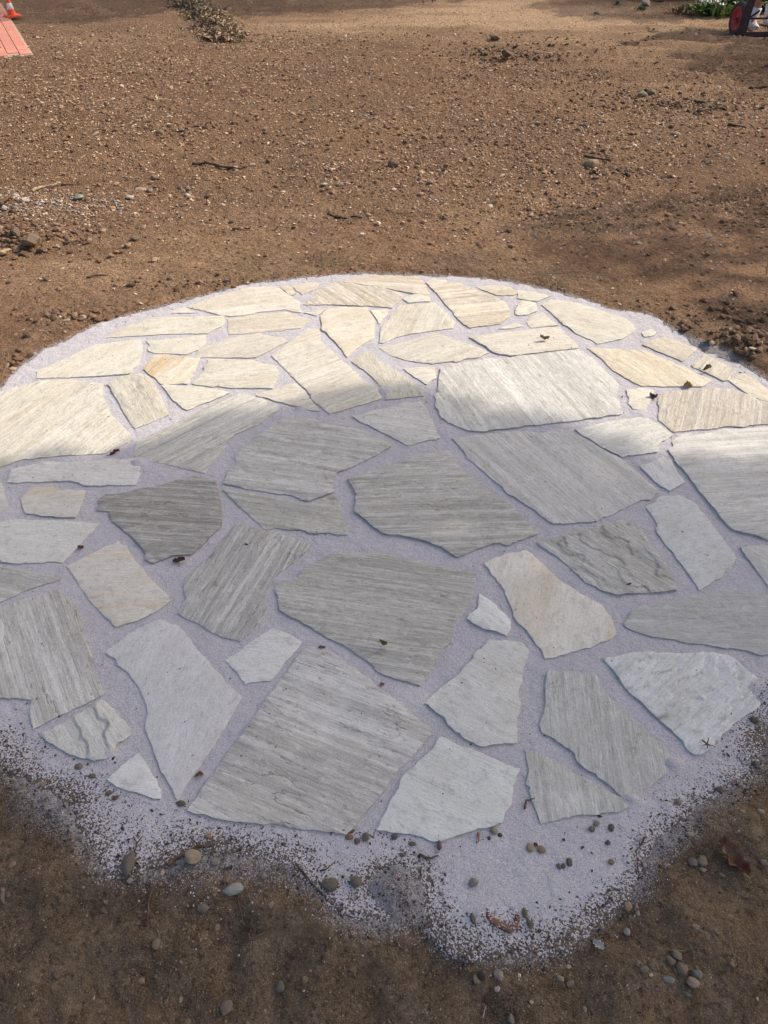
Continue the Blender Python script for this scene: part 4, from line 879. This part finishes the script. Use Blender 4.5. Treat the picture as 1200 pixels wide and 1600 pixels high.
V, Fc = leaf_quads(lx, ly, lz, RNG.uniform(.03, .08, n), RNG.uniform(.012, .035, n), 1.0)
leafmesh('leaf_heap', V, Fc, pick([(.34,.25,.17),(.20,.14,.09),(.46,.37,.27),(.36,.20,.16),(.26,.27,.14)], [4,4,3,1,1], n), M_bits, label='long low heap of raked dry leaves and twigs on the far soil', category='leaf heap')
# dry leaf and wood litter spread over the raked soil
x, y = frame_pts(7000, 3.7, 11, lambda x, y: dz(x, y)*.9); n = len(x)
V, Fc = leaf_quads(x, y, ground(x, y)+.006, RNG.uniform(.012, .035, n), RNG.uniform(.006, .013, n), .5)
leafmesh('leaf_litter', V, Fc, pick([(.42,.32,.22),(.16,.10,.07),(.55,.45,.34),(.27,.17,.11)], [2,4,1.4,3], n), M_bits, kind='stuff')

# ------------------------------------------------------------------ red block path
A = P(50, 88); B = P(11, 25); d = (B-A)/np.hypot(*(B-A)); nrm = np.array([-d[1], d[0]])  # left of the edge
if nrm[0] > 0: nrm = -nrm
zb = float(ground(np.array([A[0]]), np.array([A[1]]))[0])+.012
path = link('block_path', None, loc=(A[0], A[1], zb), kind='structure'); path.rotation_euler.z = math.atan2(d[1], d[0])
mb = MB(); mb.box((1.72, .70, -.040), (1.745, .715, .03)); mb.build('bedding', M_bed, path)
BL, BW = .205, .105
def brick_mesh(s):
    rr = random.Random(s); mb = MB(); h = .03; l, w = BL/2-.0025, BW/2-.0025; e = .004
    vs = [(x*l, y*w, -h) for x, y in ((-1,-1),(1,-1),(1,1),(-1,1))]+[(x*l, y*w, -e) for x, y in ((-1,-1),(1,-1),(1,1),(-1,1))]+[(x*(l-e), y*(w-e), rr.uniform(-.0008,.0008)) for x, y in ((-1,-1),(1,-1),(1,1),(-1,1))]
    fs = [(8,9,10,11)]+[(k, (k+1) % 4, 4+(k+1) % 4, 4+k) for k in range(4)]+[(4+k, 4+(k+1) % 4, 8+(k+1) % 4, 8+k) for k in range(4)]
    mb.add(vs, fs); me = mb.mesh('brick'); me.materials.append(M_brick); return me
bms = [brick_mesh(s) for s in range(4)]; sgn = 1 if (nrm @ np.array([-d[1], d[0]])) > 0 else -1
for r in range(13):
    for k in range(16):
        lx = (k+.5)*BL-(BL/2 if r % 2 else 0)
        if lx-BL/2 < -.001: continue
        o = bpy.data.objects.new('brick', bms[(k*3+r) % 4]); col.objects.link(o); o.parent = path; o.location = (lx, sgn*(r+.5)*BW, random.uniform(-.0015, .0015)); o.rotation_euler.z = random.uniform(-.008, .008)
path.children[0].location.y = 0 if sgn > 0 else -1.40

# ------------------------------------------------------------------ traffic cone
x, y, z = surf(21, 30); cone = link('traffic_cone', None, loc=(x, y, zb+.003), label='small orange traffic cone with a white band at the end of the red path', category='traffic cone'); cone.rotation_euler.z = R(33)
mb = MB(); w = .086; vs = []
for zz, s in ((0, 1), (.010, 1), (.014, .96)):
    for k in range(16):
        t_ = 2*math.pi*(k+.5)/16; q_ = max(abs(math.cos(t_)), abs(math.sin(t_))); q2 = min(1/q_, 1.22); vs.append((math.cos(t_)*q2*w*s, math.sin(t_)*q2*w*s, zz))
fs = [(r*16+k, r*16+(k+1) % 16, (r+1)*16+(k+1) % 16, (r+1)*16+k) for r in range(2) for k in range(16)]+[tuple(range(32, 48)), tuple(range(15, -1, -1))]
mb.add(vs, fs); mb.build('base', M_orange, cone)
def rad(h): return .047*(1-h/.245)+.002
body = MB(); body.lathe([(rad(.012)+.004, .012), (rad(.02), .02), (rad(.068), .068)], 28)
body.build('lower_body', M_orange, cone, True)
bd = MB(); bd.lathe([(rad(.068), .068), (rad(.068)+.0012, .069), (rad(.128)+.0012, .127), (rad(.128), .128)], 28); bd.build('white_band', M_white, cone, True)
up = MB(); up.lathe([(rad(.128), .128), (rad(.215), .215), (rad(.215)-.002, .218), (rad(.215)-.004, .21)], 28); up.build('upper_body', M_orange, cone, True)

# ------------------------------------------------------------------ cart with red wheels
WR = .155
x, y, z = surf(1143, 57); cart = link('hand_cart', None, loc=(x+.03, y+.02, z), label='dark steel hand cart on two grey tyres with red rims at the top right', category='cart'); cart.rotation_euler.z = R(5)
def wheel(xo):
    w_ = link('wheel', None, parent=cart, loc=(xo, 0, WR))
    t_ = MB(); prof = [(.098+.0, -.022)] ; R0 = .131; r0 = .0265
    prof = [(R0+r0*math.cos(a)*.95, 1.25*r0*math.sin(a)) for a in [math.pi*(.80-1.6*k/14) + 0 for k in range(15)]]
    t_.lathe(prof+[prof[0]], 36, 'X'); t_.build('tyre', M_rubber, w_, True)
    r_ = MB(); r_.lathe([(.0, -.012), (.03, -.014), (.034, -.006), (.075, -.002), (.098, -.020), (.111, -.026), (.111, .026), (.098, .02), (.075, .002), (.034, .006), (.03, .014), (0, .012)], 32, 'X')
    r_.build('rim', M_rim, w_, True)
    h_ = MB(); h_.lathe([(0, -.034), (.014, -.034), (.016, -.010), (.016, .01), (.014, .034), (0, .034)], 16, 'X'); h_.build('hub', M_rubber, w_, True)
wheel(0); wheel(.445)
mb = MB(); mb.tube([(-.03, 0, WR), (.475, 0, WR)], .009, 10); mb.build('axle', M_metal, cart, True)
mb = MB(); vs = []; prof = [(-.072,.015),(.48,.015),(.48,.07),(.025,.07),(.022,.25),(.03,.36),(-.04,.36),(-.068,.28)]
for yy_ in (-.20, -.185): vs += [(a, yy_, b) for a, b in prof]
n = 8; mb.add(vs, [(7,6,5,4),(7,4,3,0),(0,3,2,1)]+[tuple(i+8 for i in f[::-1]) for f in [(7,6,5,4),(7,4,3,0),(0,3,2,1)]]+[(k, (k+1) % 8, 8+(k+1) % 8, 8+k) for k in range(8)])
mb.build('front_panel', M_metal, cart)
mb = MB(); vs = []; prof = [(.52,.02),(.60,.02),(.57,.28),(.52,.36),(.46,.36),(.50,.10),(.481,.085),(.481,.02)]
for yy_ in (-.20, -.185): vs += [(a, yy_, b) for a, b in prof]
mb.add(vs, [tuple(range(8))[::-1], tuple(range(8, 16))]+[(k, (k+1) % 8, 8+(k+1) % 8, 8+k) for k in range(8)]); mb.build('side_panel', M_metal, cart)
for xo in (.115, .52):
    mb = MB(); mb.tube([(xo, -.19, .34), (xo, .05, .40), (xo, .45, .75), (xo, .62, .92), (xo, .72, .93)], .013, 10); mb.build('handle', M_metal, cart, True)
mb = MB(); mb.tube([(.11, 0, WR), (.11, -.18, .25)], .010, 8); mb.tube([(.52, 0, WR), (.52, -.18, .30)], .010, 8); mb.tube([(.26, -.184, .08), (.262, -.05, .34), (.262, .1, .44)], .007, 8); mb.tube([(.155, .1, .445), (.52, .1, .445)], .010, 8); mb.build('frame', M_metal, cart, True)
x, y, z = surf(1180, 63)
mb = MB(); mb.add([(-.28,-.045,0),(.35,-.07,0),(.35,.05,0),(-.24,.05,0),(-.28,-.045,.014),(.35,-.07,.014),(.35,.05,.014),(-.24,.05,.014)], [(3,2,1,0),(4,5,6,7),(0,1,5,4),(1,2,6,5),(2,3,7,6),(3,0,4,7)])
mb.build('plywood_board', M_ply, None, loc=(x+.05, y+.0, z+.002), label='pale thin board lying on the soil under the front of the cart', category='board')

# ------------------------------------------------------------------ person behind the cart (only the lower leg is inside the picture)
def skin(name, J, E, mat, parent, root=0, sub=2, **kw):
    me = bpy.data.meshes.new(name); me.from_pydata([j[0] for j in J], E, []); o = link(name, me, mat, parent, **kw)
    sk = o.modifiers.new('skin', 'SKIN'); sv = me.skin_vertices[0].data
    for i, j in enumerate(J): sv[i].radius = (j[1], j[2] if len(j) > 2 else j[1]); sv[i].use_root = (i == root)
    sk.use_smooth_shade = True; sb = o.modifiers.new('sub', 'SUBSURF'); sb.levels = sub; sb.render_levels = sub
    return o
x, y, z = surf(1174, 45)
man = link('person', None, loc=(x, y, z), label='person in a white ankle sock and pale shoe standing behind the cart', category='person')
# frame: x right, y away; the person faces the cart (towards -y)
Jb = [((.12,.04,.92),.13,.10),((.12,.03,1.10),.12,.09),((.12,.02,1.30),.145,.10),((.12,.02,1.44),.09,.08),((.12,.0,1.52),.052),((.12,-.02,1.58),.062,.07),((.12,-.02,1.68),.078,.09),((.12,-.01,1.74),.055,.06),
 ((.045,.03,.86),.088),((.045,.03,.48),.058),((.025,.03,.36),.056),((.0,.03,.10),.036),((.0,.0,.05),.032),((.0,-.10,.03),.030),
 ((.20,.05,.86),.088),((.22,.12,.48),.058),((.225,.17,.36),.056),((.23,.22,.10),.036),((.23,.19,.05),.032),((.23,.09,.03),.030),
 ((-.06,.02,1.40),.055),((-.12,-.08,1.16),.042),((-.11,-.26,1.02),.030),((-.11,-.30,1.0),.026),
 ((.30,.02,1.40),.055),((.36,-.08,1.16),.042),((.35,-.26,1.02),.030),((.35,-.30,1.0),.026)]
Eb = [(0,1),(1,2),(2,3),(3,4),(4,5),(5,6),(6,7),(0,8),(8,9),(9,10),(10,11),(11,12),(12,13),(0,14),(14,15),(15,16),(16,17),(17,18),(18,19),(3,20),(20,21),(21,22),(22,23),(3,24),(24,25),(25,26),(26,27)]
b = len(Jb)
for hx in (-.11, .35):                             # five curled fingers per hand, closed on the cart handle
    w0 = 23 if hx < 0 else 27
    for k in range(4):
        fx = hx-.027+.018*k; L = (.9, 1.05, 1.0, .8)[k]; i0 = len(Jb)
        Jb += [((fx,-.335,.995),.0095),((fx,-.335-.036*L,.985),.0085),((fx,-.345-.030*L,.955),.008),((fx,-.325-.012*L,.940),.007)]; Eb += [(w0, i0),(i0, i0+1),(i0+1, i0+2),(i0+2, i0+3)]
    i0 = len(Jb); sg = 1 if hx < 0 else -1; Jb += [((hx+sg*.034,-.315,.985),.0105),((hx+sg*.036,-.345,.960),.009),((hx+sg*.022,-.352,.945),.008)]; Eb += [(w0, i0),(i0, i0+1),(i0+1, i0+2)]
skin('body', Jb, Eb, M_skin, man)
skin('shirt', [((.12,.04,.95),.155,.125),((.12,.03,1.10),.15,.12),((.12,.02,1.30),.165,.125),((.12,.02,1.44),.085,.085),((-.06,.02,1.40),.078),((-.11,-.05,1.22),.062),((.30,.02,1.40),.078),((.35,-.05,1.22),.062)], [(0,1),(1,2),(2,3),(3,4),(4,5),(3,6),(6,7)], M_shirt, man)
skin('shorts', [((.12,.04,.94),.155,.125),((.045,.03,.82),.11),((.035,.03,.55),.095),((.20,.05,.82),.11),((.22,.11,.55),.095)], [(0,1),(1,2),(0,3),(3,4)], M_cloth, man)
for (ox, oy, lean) in ((.0, .03, .0125), (.23, .22, 0)):
    sk = MB(); sk.tube([(ox, oy-.012, .045), (ox+.001, oy, .085), (ox+.004, oy, .13), (ox+lean, oy, .19)], [.040, .041, .045, .051], 16); sk.build('sock', M_sock, man, True)
    sh = skin('shoe', [((ox,oy+.03,.04),.036,.040),((ox,oy-.03,.042),.038,.040),((ox,oy-.10,.034),.042,.032),((ox,oy-.17,.028),.034,.024)], [(0,1),(1,2),(2,3)], M_shoe, man)
skin('hair', [((.12,.03,1.62),.07,.05),((.12,.015,1.70),.086,.08),((.12,-.01,1.76),.075,.05)], [(0,1),(1,2)], M_hair, man)
hd = MB()
for s in (-1, 1): hd.box((.12+s*.088, -.01, 1.65), (.008, .018, .030))
hd.build('ears', M_skin, man, True)
fc = MB(); fc.tube([(.12,-.108,1.675),(.12,-.128,1.645),(.12,-.108,1.635)], [.007,.013,.010], 8); fc.build('nose', M_skin, man, True)
ey = MB()
for s in (-1, 1): ey.lathe([(.0,-.011),(.009,-.006),(.011,0),(.009,.006),(0,.011)], 12, 'Z', (.12+s*.033,-.098,1.672))
ey.build('eyes', M_white, man, True)
mo = MB(); mo.tube([(.098,-.103,1.605),(.12,-.110,1.602),(.142,-.103,1.605)], [.003,.006,.003], 8); mo.build('mouth', M_rim, man, True)

# ------------------------------------------------------------------ planted bed at the top right
def blades(cx, cy, n, spread, L, W, hgt, seed, cols, zbase=0):
    g = np.random.default_rng(seed); V = []; Fs = []; C = []
    for i in range(n):
        a = g.uniform(0, 6.283); r = g.uniform(0, spread); bx, by = cx+r*math.cos(a)*.5, cy+r*math.sin(a)*.5
        l = L*g.uniform(.6, 1.15); w = W*g.uniform(.7, 1.2); out = g.uniform(.25, .95); a2 = a+g.normal(0, .5); dx, dy = math.cos(a2), math.sin(a2); px_, py_ = -dy, dx
        zb_ = zbase+g.uniform(0, hgt); b0 = len(V); c = np.array(cols[g.integers(len(cols))])*g.uniform(.75, 1.25)
        for u, ww in ((0, .25), (.3, .85), (.65, 1), (1, .05)):
            hx = u*l*out; hz = zb_+l*(u*(1.1-out)+.35*math.sin(u*2.6)*(1-.4*out))*.8
            V += [(bx+dx*hx+px_*w*ww/2, by+dy*hx+py_*w*ww/2, hz+.1*w), (bx+dx*hx-px_*w*ww/2, by+dy*hx-py_*w*ww/2, hz)]; C += [c, c]
        Fs += [(b0+2*k, b0+2*k+1, b0+2*k+3, b0+2*k+2) for k in range(3)]
    return V, Fs, C
def plant(px, py, n, spread, L, W, hgt, cols, label, name='leafy_plant', flowers=0, group=None, off=(0,0)):
    x, y, z = surf(px, py); x += off[0]; y += off[1]
    V, Fs, C = blades(0, 0, n, spread, L, W, hgt, int(px*3+py+1), cols)
    root = link(name, None, loc=(x, y, z), label=label, category='plant')
    if group: root['group'] = group
    me = new_mesh('leaves', V, Fs, False); cattr(me, 'tint', np.concatenate([np.array(C), np.ones((len(C), 1))], -1)); link('leaves', me, M_foliage, root)
    for k in range(flowers):
        a = random.uniform(0, 6.28); r = random.uniform(.05, spread*.5); fx, fy, fz = r*math.cos(a), -abs(r*math.sin(a)), hgt+L*random.uniform(.45, .8)
        mb = MB()
        for q_ in range(5):
            t_ = q_*1.2566; mb.add([(0,0,0),(.028*math.cos(t_-.5),.028*math.sin(t_-.5),.012),(.044*math.cos(t_),.044*math.sin(t_),.03),(.028*math.cos(t_+.5),.028*math.sin(t_+.5),.012)], [(0,1,2,3)])
        mb.tube([(0,0,0),(0,0,-fz*.6)], .002, 5); mb.build('flower', M_petal, root, loc=(fx, fy, fz))
    return root
G1 = [(.09,.17,.04),(.13,.22,.06),(.055,.11,.03)]; G2 = [(.04,.09,.045),(.055,.12,.06)]; G3 = [(.20,.27,.07),(.13,.20,.05)]
plant(1092,22,60,.30,.13,.04,.03,G3,'low bright green plant with white flowers, left of the cart wheel',flowers=3)
plant(1110,24,70,.34,.14,.045,.04,G1,'broad leaved plant with pale flowers just left of the cart wheel',flowers=3)
plant(1128,25,60,.30,.14,.04,.03,G3,'yellow green plant directly behind the left cart wheel',flowers=2)
plant(1062,21,45,.26,.10,.03,.02,[(.22,.12,.05),(.12,.14,.05)],'reddish brown low plant at the left end of the bright plants')
plant(1150,21,90,.40,.20,.05,.10,G1,'taller green plant behind the cart and the person',flowers=1)
plant(1200,19,110,.45,.24,.05,.12,G2,'dark green plant at the right edge behind the cart')
plant(1000,17,30,.14,.07,.02,.01,G2,'small dark green tuft beside the pale rock at the bed edge')
plant(964,8,22,.10,.05,.018,.005,G2,'tiny dark green seedling in the shaded soil left of the bed')
plant(678,4,14,.05,.07,.012,.02,[(.10,.10,.09),(.07,.08,.07)],'small grey stemmed weed at the top edge near the middle')
plant(662,6,10,.04,.05,.012,.01,[(.10,.10,.09),(.07,.08,.07)],'lower grey weed left of the one at the top edge middle')
for k, (a, lb) in enumerate([(1030,'dark shrub at the left end of the shaded bed'), (1085,'dark shrub behind the white flowered plants'), (1140,'dark shrub behind the cart'), (1200,'dark shrub at the right end of the bed')]):
    plant(a, 0, 520, .85, .16, .045, .5, [(.02,.045,.018),(.035,.07,.025),(.012,.03,.014)], lb, 'shrub', group='shrubs along the back of the bed', off=(0, .42))

# ------------------------------------------------------------------ trees around the clearing, whose shade falls across it
def crown(name, polys, parent, origin, h0, hv, cover, seed):
    g = np.random.default_rng(seed); XS = []; YS = []; ZS = []
    for poly, cov, soft in polys:
        pa = np.array(poly); lo, hi = pa.min(0)-soft, pa.max(0)+soft; area = np.prod(hi-lo); n = int(area*cov*cover/.0042)
        x = g.uniform(lo[0], hi[0], n); y = g.uniform(lo[1], hi[1], n); sd = poly_sd(poly, x, y)
        edge = sd+soft*.8*fbm(x*3, y*3, seed+5, 3)
        k = g.uniform(0, 1, n) < sstep(-soft*.6, soft*.6, edge); x, y = x[k], y[k]; n = len(x)
        h = h0+hv*fbm(x*.55, y*.55, seed, 3)+g.uniform(-.55, .55, n)
        XS.append(x+SUN[0]/SUN[2]*h); YS.append(y+SUN[1]/SUN[2]*h); ZS.append(h)
    x, y, z = map(np.concatenate, (XS, YS, ZS)); n = len(x)
    V, Fc = leaf_quads(x-origin[0], y-origin[1], z, g.uniform(.11, .17, n), g.uniform(.06, .10, n), .7)
    leafmesh('crown', V, Fc, pick([(.05,.09,.025),(.07,.12,.035),(.035,.065,.02)], [3,2,2], n), M_tree, parent=parent)
    return x, y, z
def tree(ox, oy, polys, h0, hv, cover, seed, label):
    root = link('tree', None, loc=(ox, oy, 0), label=label, category='tree', group='trees around the clearing')
    x, y, z = crown('crown', polys, root, (ox, oy), h0, hv, cover, seed)
    mb = MB(); g = random.Random(seed); top = h0*.55
    mb.tube([(0,0,-.1),(.03,.02,.5),(.0,.05,top*.5),(.05,.0,top)], [.26,.19,.16,.13], 14)
    for k in range(14):
        j = g.randrange(len(x)); e = Vector((x[j]-ox, y[j]-oy, z[j])); s = Vector((.03, .0, top*g.uniform(.75, 1)))
        mb.tube([s, s.lerp(e, .35)+Vector((0,0,.25)), s.lerp(e, .7)+Vector((g.uniform(-.2,.2), g.uniform(-.2,.2), .15)), e], [.09,.06,.04,.015], 8)
    mb.build('trunk', M_bark, root, True)
SH = pp([(-300,765),(0,728),(130,712),(215,700),(330,662),(420,640),(500,612),(560,600),(640,598),(700,624),(800,652),(900,668),(960,692),(1030,716),(1100,722),(1200,735),(1400,760),(1700,1000)])+[(3.6,.2),(3.4,-1.3),(-2.6,-1.3),(-2.6,.6)]
SH2 = pp([(820,350),(900,325),(1010,312),(1110,296),(1230,290),(1400,330),(1400,420),(1210,415),(1120,420),(1050,440),(960,440),(880,425),(830,395)])
SH3 = pp([(1090,470),(1150,478),(1230,482),(1230,560),(1190,552),(1120,520)])
SH4 = pp([(1140,700),(1165,695),(1190,708),(1180,718),(1150,716)])
tree(6.9, 3.6, [(SH, 1.0, .11), (SH2, .27, .22), (SH3, .30, .10)], 5.6, 1.1, 4.6, 5, 'leafy tree right of the patio that shades its near half')
T1 = pp([(-80,35),(60,40),(150,36),(210,28),(250,16),(300,22),(350,30),(420,22),(520,16),(620,12),(690,2)])+[(2.0,12.5),(-7,12.5)]
tree(1.5, 15.0, [(T1, .9, .25)], 6.0, 1.2, 2.2, 15, 'leafy tree beyond the clearing that shades its far left')
T2 = pp([(830,14),(900,24),(960,34),(1040,36),(1130,38),(1210,46),(1210,100),(1260,145),(1120,130),(1060,112),(1030,95),(1060,70),(1150,58)])
T2 = pp([(825,12),(880,26),(960,34),(1040,34),(1110,22),(1250,20)])+[(9.5,12.5),(2.6,12.5)]
T3 = pp([(1020,55),(1090,48),(1160,58),(1250,60),(1300,140),(1210,142),(1130,125),(1070,108),(1050,92),(1120,80),(1150,72),(1100,66)])
tree(12.0, 13.5, [(T2, .95, .22), (T3, .95, .13)], 6.0, 1.2, 2.4, 25, 'leafy tree beyond the bed that shades the cart')
